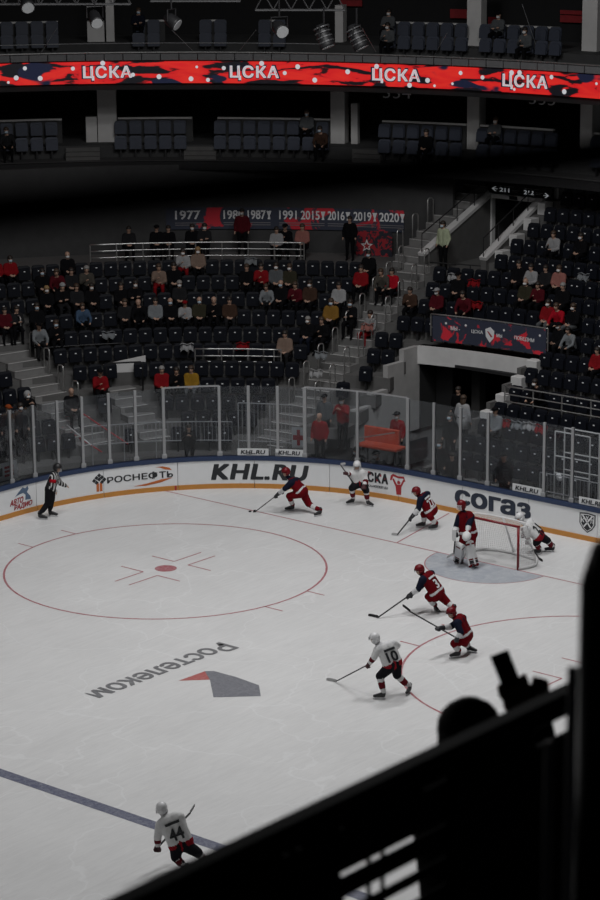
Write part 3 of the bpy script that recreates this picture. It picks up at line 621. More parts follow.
for u, f in dots:
    P0 = led_fn(u, u+1, LZ0, LZ1, 0.02); r_ = rd.choice((0.05, 0.075, 0.09, 0.09)); mb = MB(); a = TIER.at_u(u, 0, 11.4); t_ = TIER.tan(a); c = P0(0, f); mb.add([c+t_*(r_*math.cos(k*math.pi/6))+V((0, 0, r_*math.sin(k*math.pi/6))) for k in range(12)], [tuple(range(12))]); mb.build('led_dot', ledw, led)
# ------------------------------------------------------------------ champions banner and tunnel banner
navyred = blotch_mat('banner_navy_red', ((0.035, 0.042, 0.068), (0.035, 0.042, 0.068), (0.62, 0.025, 0.045)), 0.9, 2.0, thr=(0.3, 0.33, 0.52))
def wall_banner(u0, u1, v0a, v1a, s, label, seed, name='champions_banner', mtl=navyred, zr=None):
    um = (u0+u1)/2; z1 = zr[1] if zr else z_at(BOWL, um, v0a, s); z0 = zr[0] if zr else z_at(BOWL, um, v1a, s); a0, a1 = BOWL.at_u(u0, s, (z0+z1)/2), BOWL.at_u(u1, s, (z0+z1)/2); P0 = BOWL.pt((a0+a1)/2, s, z0)
    o = ribbon(name, BOWL, a0, a1, s, z0, z1, mtl, None, 0.4, 0.03, P0); tag(o, label, 'banner'); return o, (lambda a, b, off=0.006: BOWL.pt(binv(blen(a0, s)+(blen(a1, s)-blen(a0, s))*a, s), s-off, z0+(z1-z0)*b)-P0)
zt_b, zb_b = z_at(BOWL, 260, 207.5, 14.95), z_at(BOWL, 260, 229, 14.95)
bo, bf = wall_banner(166, 404, 0, 0, 14.95, 'long navy and red champions banner with a row of years', 1, zr=(zb_b, zt_b))
bwht = mat('banner_white_print', (0.8, 0.8, 0.81), 0.7, var=0.05)
for body, u0, u1 in (('1977', 175, 200), ('1980', 223, 243), ('1987', 247, 265), ('1991', 278.5, 296), ('2015', 300, 319), ('2016', 327, 344), ('2019', 353, 371), ('2020', 379, 399)):
    x0, x1 = (u0-166)/238, (u1-166)/238; text_on(lambda a, b: bf(x0+(x1-x0)*a, 0.46+0.42*b), body, 0.02).build('lettering', bwht, bo)
    for yy in (0.28, 0.18): poly_on(bf, [(x0, yy), (x1+0.02, yy), (x1+0.02, yy+0.035), (x0, yy+0.035)]).build('small_print', mat('banner_faint_print', (0.2, 0.19, 0.2), 0.7), bo)
    if body in ('1977', '1991', '1980'): continue
    cx = x1+0.014; poly_on(bf, [(cx-0.006, 0.46), (cx+0.006, 0.46), (cx+0.003, 0.6), (cx+0.010, 0.85), (cx-0.010, 0.85), (cx-0.003, 0.6)]).build('cup_emblem', bwht, bo)
bo2, bf2 = wall_banner(356, 392, 232, 257, 14.6, 'navy and red speckled banner with a pale star emblem below the years', 4, zr=(z_at(BOWL, 374, 257, 14.6), z_at(BOWL, 374, 231, 14.6)), mtl=blotch_mat('banner_speckle', ((0.02, 0.022, 0.035), (0.02, 0.022, 0.035), (0.38, 0.018, 0.03)), 4.5, 5.0, thr=(0.3, 0.33, 0.5)))
star = []
for i in range(10): r_ = 0.26 if i % 2 == 0 else 0.11; q = math.pi/2+i*math.pi/5; star.append((0.3+r_*math.cos(q)*0.7, 0.42+r_*math.sin(q)))
poly_on(bf2, star).build('star_emblem', bwht, bo2); poly_on(lambda a, b: bf2(a, b, 0.012), [(0.3+(x-0.3)*0.6, 0.42+(y-0.42)*0.6) for x, y in star]).build('star_core', inkred, bo2)
sB = SF[7]-0.16; zt2, zb2 = z_at(BOWL, 432, 315.5, sB), z_at(BOWL, 432, 340.5, sB)
bo3, bf3 = wall_banner(432.5, 546, 0, 0, sB, 'navy banner with red blots and white words above the tunnel mouth', 2, 'fan_banner', blotch_mat('banner_blots', ((0.032, 0.038, 0.065), (0.032, 0.038, 0.065), (0.70, 0.024, 0.045)), 1.25, 7.3, thr=(0.3, 0.33, 0.54)), zr=(zb2, zt2))
for body, x0, x1, y0, y1 in (('МЫ -', 0.155, 0.235, 0.5, 0.66), ('ЦСКА', 0.335, 0.435, 0.46, 0.62), ('МЫ', 0.555, 0.605, 0.44, 0.58), ('ПОБЕДИМ', 0.715, 0.895, 0.42, 0.60)): text_on(lambda a, b: bf3(x0+(x1-x0)*a, y0+(y1-y0)*b), body, 0.02).build('lettering', inkwhite, bo3)
poly_on(bf3, [(0.455, 0.70), (0.5, 0.80), (0.535, 0.66), (0.53, 0.38), (0.495, 0.18), (0.46, 0.4)]).build('crest', inkwhite, bo3); poly_on(lambda a, b: bf3(a, b, 0.01), [(0.47, 0.62), (0.485, 0.62), (0.52, 0.42), (0.505, 0.40)]).build('crest_bar', inkred, bo3)
for x in (0.115, 0.285, 0.62, 0.945): poly_on(lambda a, b: bf3(a, b, 0.008), [(x+0.01*math.cos(t), 0.75+0.05*math.sin(t)) for t in [k*math.pi/4 for k in range(8)]]).build('white_star', inkwhite, bo3)
# ================================================================== RAILS
def rail(curve, u0, u1, s, ztop, bars, post_h, step, label, m=steel, r=0.028, name='guard_rail', group=None):
    a0, a1 = curve.at_u(u0, s, ztop), curve.at_u(u1, s, ztop); P0 = curve.pt((a0+a1)/2, s, ztop-post_h)
    root = empty(name, P0, label, 'railing', group); ws = curve.walk(a0, a1, s, 0.5)
    for i, b in enumerate(bars): mb = MB(); mb.tube([curve.pt(a, s, ztop-b)-P0 for a in ws], r if i == 0 else r*0.75, 6); mb.build('rail_bar', m, root, True)
    for a in curve.walk(a0, a1, s, step): mb = MB(); q = curve.pt(a, s, ztop); mb.tube([q-P0, q-P0-V((0, 0, post_h))], r*0.9, 6); mb.build('rail_post', m, root)
    return root
rail(BOWL, 90, 304, 12.40, z_at(BOWL, 200, 242.3, 12.4), (0, .24, .48), .62, .95, 'curved steel guard rail in front of the top walkway')
rail(BOWL, 195, 281, 6.56, z_at(BOWL, 240, 349, 6.56), (0, .24, .44), .55, .9, 'short steel guard rail above the block behind the first aid sign')
rail(BOWL, 505, 690, 5.72, z_at(BOWL, 550, 393.5, 5.72), (0, .26, .5), .62, 1.1, 'steel guard rail across the end seats beside the tunnel')
rail(BOWL, 519, 690, 12.42, z_at(BOWL, 560, 277, 12.42), (0, .3), .62, 1.1, 'steel guard rail crossing the end seats below the doorway')
rail(BOWL, 428, 487, 12.40, z_at(BOWL, 455, 264, 12.40), (0, .4), .8, .8, 'dark guard rail of the landing before the upper doorway', darksteel, 0.022)
rail(BOWL, 431, 548, SF[7]-0.12, zt2+0.04, (0, .45), .75, 0.95, 'steel guard rail carrying the banner over the tunnel')
rail(BOWL, 42, 128, S[5]+0.2, z_at(BOWL, 85, 345, S[5]+0.2), (0,), .75, .75, 'dark thin rail along the seats left of the sloping parapet', darksteel, 0.02)
# hoops beside the aisle stairs, one to every row
def hoops(st, side, ks, label, group, gap=0.18):
    p, q, hw = st; d = (q-p); L = d.length; d /= L; sd = V((d.y, -d.x, 0))*side
    me = None
    for k in ks:
        t = 0
        while t < L and BOWL.s_of(p+d*t) < SF[k]+0.15: t += 0.05
        c = p+d*t+sd*(hw-0.05); z = T[k]
        if me is None:
            mb = MB(); h = 0.92; mb.tube([-d*0+V((0, 0, 0)), V((0, 0, h-0.08)), d*0.05+V((0, 0, h-0.02)), d*0.10+V((0, 0, h)), d*(gap)+V((0, 0, h)), d*(gap+0.10)+V((0, 0, h-0.02)), d*(gap+0.15)+V((0, 0, h-0.08)), d*(gap+0.15)+V((0, 0, 0))], 0.024, 6); me = mb.mesh('aisle_hoop', steel, True)
        o = link('aisle_hoop', me, None, (c.x, c.y, z)); tag(o, label, 'handrail', group)
hoops(ST['B'], -1, range(12, 16), 'steel hoop handrail on the outer edge of the upper stair flight', 'hoops on the upper flight')
hoops(ST['A'], -1, range(3, 12), 'steel hoop handrail on the seat side of the long aisle stairs away from the tunnel', 'hoops on the far edge of the long stairs')
hoops(ST['A'], 1, range(3, 12), 'steel hoop handrail on the tunnel side of the long aisle stairs', 'hoops on the tunnel edge of the long stairs')
hoops(ST['L'], 1, range(3, 8), 'steel hoop handrail beside the stairs of the far left block', 'hoops on the far left stairs')
# sloping parapet by the short stairs
a0, a1 = BOWL.at_u(104, 6.60, 2), BOWL.at_u(146, 6.60, 2); z0a, z0b = z_at(BOWL, 105, 365, 6.60), z_at(BOWL, 145, 356, 6.60)
mb = MB(); mb.slab([[BOWL.pt(a0+(a1-a0)*i/6, 6.60, T[4]), BOWL.pt(a0+(a1-a0)*i/6, 6.72, T[4]), BOWL.pt(a0+(a1-a0)*i/6, 6.72, z0a+(z0b-z0a)*i/6), BOWL.pt(a0+(a1-a0)*i/6, 6.60, z0a+(z0b-z0a)*i/6)] for i in range(7)])
tag(mb.build('wall_parapet', concrete_lt), 'low concrete parapet with sloping top in the left block', None, None, 'structure')
P = BOWL.pt(BOWL.at_u(107, 5.60, 1.8), 5.60, T[4]); Q = BOWL.pt(BOWL.at_u(143, 5.60, 1.8), 5.60, T[4]); h = V((0, 0, z_at(BOWL, 125, 362.5, 5.60)-T[4]))
mb = MB(); mb.tube([P, P+h*0.9, P+h+(Q-P)*0.05, Q+h-(Q-P)*0.05, Q+h*0.9, Q], 0.03, 6); o = mb.build('guard_rail', paintblack, None, True, P); tag(o, 'black bent tube rail before the sloping parapet', 'railing')
# metal fences standing just behind the boards
def fence(u0, u1, s, z0, z1, label):
    a0, a1 = BOWL.at_u(u0, s, z1), BOWL.at_u(u1, s, z1); P0 = BOWL.pt(a0, s, 0); root = empty('metal_fence', P0, label, 'fence')
    ws = BOWL.walk(a0, a1, s, 0.13)
    for z in (z0+0.05, z1): mb = MB(); mb.tube([BOWL.pt(a, s, z)-P0 for a in ws], 0.018, 5); mb.build('fence_rail', alu, root)
    for i, a in enumerate(ws): q = BOWL.pt(a, s, 0)-P0; mb = MB(); mb.tube([q+V((0, 0, z0 if i % 8 else 0)), q+V((0, 0, z1))], 0.009 if i % 8 else 0.02, 4, cap=False); mb.build('baluster' if i % 8 else 'fence_post', alu, root)
fence(92, 232, 1.9, 0.75, 1.42, 'low barred metal fence behind the corner glass')
fence(238, 292, 1.5, 0.85, 2.15, 'taller barred metal fence left of the first aid sign')
fence(540, 625, 1.0, 0.85, 1.45, 'low barred metal fence behind the end glass')
redpaint = mat('red_painted_tube', (0.42, 0.02, 0.03), 0.45, var=0.1)
def stub(pts_uv, s_list, m, label, r=0.022, name='barrier_pole', cat='pole'):
    P = [BOWL.pt(BOWL.at_u(u, s, z_at(BOWL, u, v, s)), s, z_at(BOWL, u, v, s)) for (u, v), s in zip(pts_uv, s_list)]; mb = MB(); mb.tube(P, r, 6); o = mb.build(name, m, None, True, P[0]); tag(o, label, cat); return o
stub([(52, 421), (60, 426), (102, 452)], [4.8, 4.4, 2.6], redpaint, 'red tube rail beside the far left stairs behind glass')
stub([(60, 418), (82, 413), (128, 444)], [4.9, 4.6, 2.6], redpaint, 'red bent tube rail crossing behind two glass posts')
stub([(67, 425), (91, 445)], [4.2, 2.9], whiteplastic, 'white tube rail along the far left stairs')
# ================================================================== SEATS
def seat_meshes():
    def panel(w_, h_, th, rad, curve_, tilt, y0, z0, seg=5, low=False):
        P = [(-w_/2, 0), (w_/2, 0), (w_/2, h_-rad)]
        for i in range(1, seg): q = math.pi/2*i/seg; P.append((w_/2-rad+rad*math.cos(q), h_-rad+rad*math.sin(q)))
        P.append((w_/2-rad, h_)); P.append((-w_/2+rad, h_))
        for i in range(1, seg): q = math.pi/2+math.pi/2*i/seg; P.append((-w_/2+rad+rad*math.cos(q), h_-rad+rad*math.sin(q)))
        P.append((-w_/2, h_-rad)); n_ = len(P); F = []; B = []
        for x, z in P:
            y = y0+math.sin(tilt)*z+curve_*(x/(w_/2))**2*-1; F.append((x, y, z0+math.cos(tilt)*z)); B.append((x, y+th, z0+math.cos(tilt)*z))
        mb = MB(); mb.add(F+B, [tuple(range(n_)), tuple(range(2*n_-1, n_-1, -1))]+[(i, n_+i, n_+(i+1) % n_, (i+1) % n_) for i in range(n_)]); return mb
    back = panel(0.46, 0.46, 0.05, 0.09, 0.03, 0.12, -0.06, 0.36, 4)
    pan = panel(0.43, 0.40, 0.06, 0.10, 0.0, 0.10, -0.17, 0.34, 4)
    panopen = MB(); panopen.box((0, -0.25, 0.42), (0.43, 0.40, 0.06), None, 0, 0.02)
    tagm = MB(); tagm.box((0, -0.165, 0.64), (0.062, 0.012, 0.036))
    base = MB(); base.box((0, -0.04, 0.18), (0.06, 0.10, 0.38)); base.box((0, -0.10, 0.34), (0.42, 0.10, 0.04))
    return back, pan, panopen, tagm, base
sb_, sp_, so_, stg_, sbase_ = seat_meshes()
ME = {'backrest': sb_.mesh('backrest', seatnavy), 'seat_pan': sp_.mesh('seat_pan', seatnavy), 'seat_open': so_.mesh('seat_pan', seatnavy), 'number_plate': stg_.mesh('number_plate', seattag), 'bracket': sbase_.mesh('bracket', darksteel)}
SEATS = []                                    # dict(P, n, row, tier, open)
def add_row(curve, a0, a1, s, z, row, tier, block=None, sp=0.52):
    for a in curve.walk(a0, a1, s, sp)[:-1]:
        P = curve.pt(a, s, z); u_, v_ = proj(P+V((0, 0, 0.5)))
        if not (-90 < u_ < 700 and -30 < v_ < 905): continue
        if block and block(P, row): continue
        SEATS.append(dict(P=P, n=curve.nrm(a), row=row, tier=tier, open=False, inside=-10 < u_ < 608))
def blocked(P, k):
    if in_strip(P, ST['A'], 0.38) or in_strip(P, ST['B'], 0.38) or in_strip(P, ST['L'], 0.38) or (k <= 4 and in_strip(P, ST['M'], 0.28)): return True
    if k <= 6 and XA-0.45 < P.x < XB+0.42: return True
    if k < 3 and P.x > -12.6 and P.x < XA: return True
    if k >= 12 and P.x < UB+0.6: return True
    if k == 11 and P.x < UB+0.3: return True
    return False
for k in range(0, 17): add_row(BOWL, -10 if k < 12 else 0.3, 1+9.5, S[k], T[k], k, 'bowl', blocked)
for u0, u1 in MIDB:
    for s_, z_, r_ in ((1.8, 8.05, 30), (2.75, 8.5, 31)): add_row(TIER, TIER.at_u(max(u0, -11)+3, s_, z_), TIER.at_u(min(u1, 611), s_, z_), s_, z_, r_, 'mid', None, 0.56)
for u0, u1 in UPB:
    for s_, z_, r_ in ((1.75, 11.85, 40), (2.75, 12.25, 41)): add_row(TIER, TIER.at_u(max(u0, -11)+3, s_, z_), TIER.at_u(min(u1, 611), s_, z_), s_, z_, r_, 'up', None, 0.56)
# ================================================================== FIGURES: one continuous surface from tapered limbs
def cap_verts(mb, p0, p1, r0, r1, n=10, sq=None):
    p0, p1 = V(p0), V(p1); d = p1-p0; L = d.length
    d = d/L if L > 1e-5 else V((0, 0, 1)); a = V((0, 0, 1)) if abs(d.z) < 0.9 else V((1, 0, 0)); a = (a-d*a.dot(d)).normalized(); b = d.cross(a); R = []
    for q in (-80, -50, -20, 0): t = math.radians(q); R.append((p0+d*(r0*math.sin(t)), r0*math.cos(t)))
    for q in (0, 20, 50, 80): t = math.radians(q); R.append((p1+d*(r1*math.sin(t)), r1*math.cos(t)))
    vs_ = []
    for c, r in R:
        for k in range(n):
            o_ = (a*math.cos(2*math.pi*k/n)+b*math.sin(2*math.pi*k/n))*r
            if sq: o_ = o_-sq[0]*(o_.dot(sq[0])*(1-sq[1]))
            vs_.append(c+o_)
    fs = [(i*n+k, i*n+(k+1) % n, (i+1)*n+(k+1) % n, (i+1)*n+k) for i in range(len(R)-1) for k in range(n)]+[tuple(range(n-1, -1, -1)), tuple((len(R)-1)*n+k for k in range(n))]
    mb.add(vs_, fs)
def fuse(prims, voxel, name, mats, smooth=3):
    mb = MB()
    for pr in prims: cap_verts(mb, pr[0], pr[1], pr[2], pr[3], 10, pr[5] if len(pr) > 5 else None)
    me = bpy.data.meshes.new('tmp'); me.from_pydata(mb.v, [], mb.f); o = bpy.data.objects.new('tmp', me); COL.objects.link(o)
    bm = bmesh.new(); bm.from_mesh(me); bmesh.ops.recalc_face_normals(bm, faces=bm.faces); bm.to_mesh(me); bm.free()
    md = o.modifiers.new('r', 'REMESH'); md.mode = 'VOXEL'; md.voxel_size = voxel; md.use_smooth_shade = True
    if smooth: m2 = o.modifiers.new('s', 'SMOOTH'); m2.iterations = smooth; m2.factor = 0.5
    bpy.context.view_layer.update(); out = bpy.data.meshes.new_from_object(o.evaluated_get(bpy.context.evaluated_depsgraph_get())); out.name = name
    bpy.data.objects.remove(o); bpy.data.meshes.remove(me); out.materials.clear()
    for m in mats: out.materials.append(m)
    n = len(out.polygons); cen = np.empty(n*3); out.polygons.foreach_get('center', cen); cen = cen.reshape(-1, 3); best = np.full(n, 1e9); idx = np.zeros(n, int)
    for pr in prims:
        p0, p1 = np.array(pr[0]), np.array(pr[1]); d = p1-p0; L2 = max(d@d, 1e-9); t = np.clip(((cen-p0)@d)/L2, 0, 1); off = cen-(p0+t[:, None]*d)
        if len(pr) > 5 and pr[5]: ax = np.array(pr[5][0]); k = off@ax; off = off+np.outer(k*(1/pr[5][1]-1), ax)
        ds = np.linalg.norm(off, axis=1)-(pr[2]+(pr[3]-pr[2])*t); bt = ds < best; best[bt] = ds[bt]; idx[bt] = pr[4]
    out.polygons.foreach_set('material_index', idx.tolist()); out.polygons.foreach_set('use_smooth', [True]*n); out.update(); return out
def lerp(a, b, t): return V(a)+(V(b)-V(a))*t
SKIN = mat('skin', (0.42, 0.26, 0.19), 0.55, var=0.1)
def cloth(nm, col, k=1.0): return mat('cloth_'+nm, V(col)*k, 0.9, var=0.18, scale=14, bump=0.1, spec=0.08)
CL = {k: cloth(k, c, 0.55) for k, c in dict(black=(0.010, 0.010, 0.012), charcoal=(0.03, 0.03, 0.033), navy=(0.016, 0.020, 0.036), red=(0.36, 0.014, 0.020), brightred=(0.62, 0.012, 0.03), maroon=(0.13, 0.012, 0.02), white=(0.52, 0.52, 0.53), beige=(0.34, 0.24, 0.19), pink=(0.50, 0.21, 0.18), grey=(0.16, 0.17, 0.18), brown=(0.09, 0.05, 0.035), olive=(0.06, 0.055, 0.035), denim=(0.09, 0.15, 0.25), camo=(0.11, 0.10, 0.085), mustard=(0.36, 0.19, 0.04), green=(0.74, 0.82, 0.56), yellow=(0.45, 0.25, 0.03), lightgrey=(0.32, 0.34, 0.36), orange=(0.45, 0.10, 0.03)).items()}
HAIR = {'dark': mat('hair_dark', (0.018, 0.013, 0.010), 0.6), 'brown': mat('hair_brown', (0.05, 0.03, 0.018), 0.6), 'grey': mat('hair_grey', (0.25, 0.24, 0.23), 0.6), 'blonde': mat('hair_blonde', (0.26, 0.16, 0.07), 0.6)}
MASKB = mat('mask_pale_blue', (0.42, 0.52, 0.60), 0.8, var=0.03); MASKW = mat('mask_white', (0.62, 0.62, 0.62), 0.8, var=0.03)
EYE = mat('eye_dark', (0.01, 0.01, 0.01), 0.4)
def head_prims(h, f, mi=0, sc=1.0):              # head centre, facing unit vector
    f = V(f).normalized(); up = V((0, 0, 1)); return [(h+up*0.03*sc-f*0.01, h-up*0.045*sc+f*0.015, 0.098*sc, 0.075*sc, mi), (h+f*0.085*sc-up*0.0, h+f*0.095*sc-up*0.02, 0.016, 0.018, mi)]
# seated / standing crowd bodies in local axes: facing -y, origin on the tread (seated: at the seat back)
def crowd_body(name, pose):
    P = []; x = V((1, 0, 0)); sq = (V((0, 1, 0)), 0.78)
    if pose['sit']:
        pel = V((0, -0.20, 0.52)); lean = pose.get('lean', 0.0); ch = V((0, -0.16-lean, 0.88)); hd = V((pose.get('hx', 0), -0.20-lean*1.35, 1.16)); hip = 0.10
        kn = [V((-0.13, -0.62, 0.50)), V((0.13, -0.62, 0.50))]; an = [V((-0.14, -0.60, 0.10)), V((0.14, -0.58, 0.10))]
    else:
        pel = V((0, 0.0, 0.95)); lean = pose.get('lean', 0.0); ch = V((0, -0.02-lean, 1.34)); hd = V((pose.get('hx', 0), -0.06-lean*1.3, 1.63)); hip = 0.10
        kn = [V((-0.11, -0.03, 0.50)), V((0.11, -0.05, 0.50))]; an = [V((-0.12, 0.0, 0.09)), V((0.12, -0.02, 0.09))]
    f = V((0, -1, 0.0))
    P += head_prims(hd, f); P.append((hd-V((0, 0, 0.09)), ch+V((0, 0, 0.10)), 0.052, 0.06, 0))
    for sx in (-1, 1): P.append((pel+x*0.07*sx, ch+x*0.10*sx+V((0, 0, -0.02)), 0.15, 0.135, 1, sq))
    P.append((ch+x*-0.16+V((0, 0, 0.06)), ch+x*0.16+V((0, 0, 0.06)), 0.085, 0.085, 1))
    for i, sx in enumerate((-1, 1)):
        sh = ch+x*0.19*sx+V((0, 0, 0.05)); e, hnd = pose['arms'][i]; e = ch+V(e); hnd = ch+V(hnd)
        P.append((sh, e, 0.072, 0.058, 1)); P.append((e, lerp(e, hnd, 0.85), 0.055, 0.042, 1)); dd = (hnd-e).normalized(); P.append((hnd, hnd+dd*0.07, 0.036, 0.030, 0)); P.append((hnd, hnd+dd*0.04-x*sx*0.045, 0.018, 0.014, 0))
        hp = pel+x*hip*sx; P.append((hp, kn[i], 0.105, 0.075, 2)); P.append((kn[i], an[i], 0.072, 0.052, 2)); P.append((an[i]-V((0, 0, 0.04)), an[i]+V((0, -0.17, -0.055)), 0.05, 0.042, 3))
    return fuse(P, 0.032, name, [SKIN, CL['black'], CL['black'], CL['black']], 2), hd
ARMS = {'lap': [((-0.24, -0.10, -0.22), (-0.06, -0.32, -0.26)), ((0.24, -0.10, -0.22), (0.06, -0.32, -0.28))], 'phone': [((-0.22, -0.14, -0.20), (-0.03, -0.34, -0.06)), ((0.24, -0.10, -0.22), (0.05, -0.32, -0.22))],
        'cross': [((-0.23, -0.12, -0.18), (0.08, -0.25, -0.14)), ((0.23, -0.12, -0.18), (-0.08, -0.24, -0.18))], 'knees': [((-0.25, -0.16, -0.20), (-0.15, -0.40, -0.30)), ((0.25, -0.16, -0.20), (0.15, -0.40, -0.30))], 'down': [((-0.27, 0.02, -0.22), (-0.27, -0.06, -0.46)), ((0.27, 0.02, -0.22), (0.25, -0.10, -0.44))],
        'hips': [((-0.34, 0.03, -0.20), (-0.20, -0.05, -0.36)), ((0.34, 0.03, -0.20), (0.20, -0.05, -0.36))], 'film': [((-0.24, -0.16, -0.14), (-0.04, -0.38, 0.08)), ((0.24, -0.14, -0.14), (0.06, -0.38, 0.06))]}
BODY = {}
for nm, kw in dict(sit_lap=dict(sit=1, arms=ARMS['lap']), sit_phone=dict(sit=1, arms=ARMS['phone'], lean=0.06), sit_cross=dict(sit=1, arms=ARMS['cross'], hx=0.02), sit_lean=dict(sit=1, arms=ARMS['knees'], lean=0.16, hx=-0.03), stand=dict(sit=0, arms=ARMS['down']), stand_hips=dict(sit=0, arms=ARMS['hips'], lean=0.02), stand_film=dict(sit=0, arms=ARMS['film'], lean=0.03)).items(): BODY[nm] = crowd_body('body', kw)
def head_parts():
    hair = MB(); hair.ell((0, 0.012, 0.03), (0.105, 0.112, 0.11), None, 10, 5, 0, -0.05, 1.0); hair.ell((0, 0.045, -0.03), (0.092, 0.075, 0.09), None, 10, 5)
    longh = MB(); longh.ell((0, 0.012, 0.03), (0.107, 0.114, 0.112), None, 10, 5, 0, -0.05, 1.0); longh.ell((0, 0.055, -0.10), (0.105, 0.06, 0.17), None, 10, 6)
    cap = MB(); cap.ell((0, 0.0, 0.045), (0.112, 0.12, 0.095), None, 10, 4, 0, 0.0, 1.0); cap.box((0, -0.13, 0.05), (0.15, 0.11, 0.015), None, 0, 0.004)
    bean = MB(); bean.ell((0, 0.005, 0.035), (0.112, 0.118, 0.115), None, 10, 5, 0, -0.1, 1.0)
    hood = MB(); hood.ell((0, 0.03, 0.0), (0.13, 0.12, 0.15), None, 10, 6)
    mask = MB(); mask.ell((0, -0.055, -0.055), (0.072, 0.062, 0.055), None, 10, 5)
    eyes = MB(); eyes.ell((-0.034, -0.088, 0.018), (0.014, 0.01, 0.008), None, 6, 4); eyes.ell((0.034, -0.088, 0.018), (0.014, 0.01, 0.008), None, 6, 4)
    return {k: v.mesh(k, EYE if k == 'eyes' else MASKW if k == 'face_mask' else HAIR['dark'], True) for k, v in dict(hair=hair, long_hair=longh, cap=cap, beanie=bean, hood=hood, face_mask=mask, eyes=eyes).items()}
HP = head_parts()
def setmat(o, i, m): o.material_slots[i].link = 'OBJECT'; o.material_slots[i].material = m
def person(P, out, pose, top, legs, label, head=('hair', HAIR['dark']), mask=None, group=None, turn=0.0, sc=1.0):
    yaw = math.atan2(out.y, out.x)-math.pi/2+turn; r = empty('person', P, label, 'person', group); r.rotation_euler = (0, 0, yaw); r.scale = (sc, sc, sc)
    me, hd = BODY[pose]; b = link('body', me, r); setmat(b, 1, top); setmat(b, 2, legs)
    if head: h = link(head[0], HP[head[0]], r, hd); setmat(h, 0, head[1])
    if mask: h = link('face_mask', HP['face_mask'], r, hd); setmat(h, 0, mask)
    link('eyes', HP['eyes'], r, hd); return r
# ================================================================== CROWD
def ray_row(u, v, hz, ks):                      # which row does a head at this pixel belong to
    best = None
    for k in ks:
        s_ = S[k]-0.22; lo, hi = 0.0, 14.0
        for _ in range(36):
            m = (lo+hi)/2
            if BOWL.s_of(on_z(u, v, m)) > s_: lo = m
            else: hi = m
        e = abs(m-(T[k]+hz))
        if best is None or e < best[0]: best = (e, k, on_z(u, v, m))
    return best[1], best[2]
B_, C_ = 'black', 'charcoal'
def hd(k):
    t = {'d': ('hair', HAIR['dark']), 'b': ('hair', HAIR['brown']), 'g': ('hair', HAIR['grey']), 'y': ('long_hair', HAIR['blonde']), 'l': ('long_hair', HAIR['dark']), 'n': None, 'k': ('cap', CL['black']), 'o': ('cap', CL['orange']), 'w': ('beanie', CL['white']), 'c': ('cap', CL['white']), 'h': ('hood', CL['white']), 'r': ('cap', CL['red'])}
    return t[k]
ZL = 'in the far left block'; ZC = 'below the champions banner'; ZM = 'beside the long aisle stairs'; ZT = 'above the tunnel banner'; ZR = 'below the doorway rail'; ZU = 'above the doorway rail'
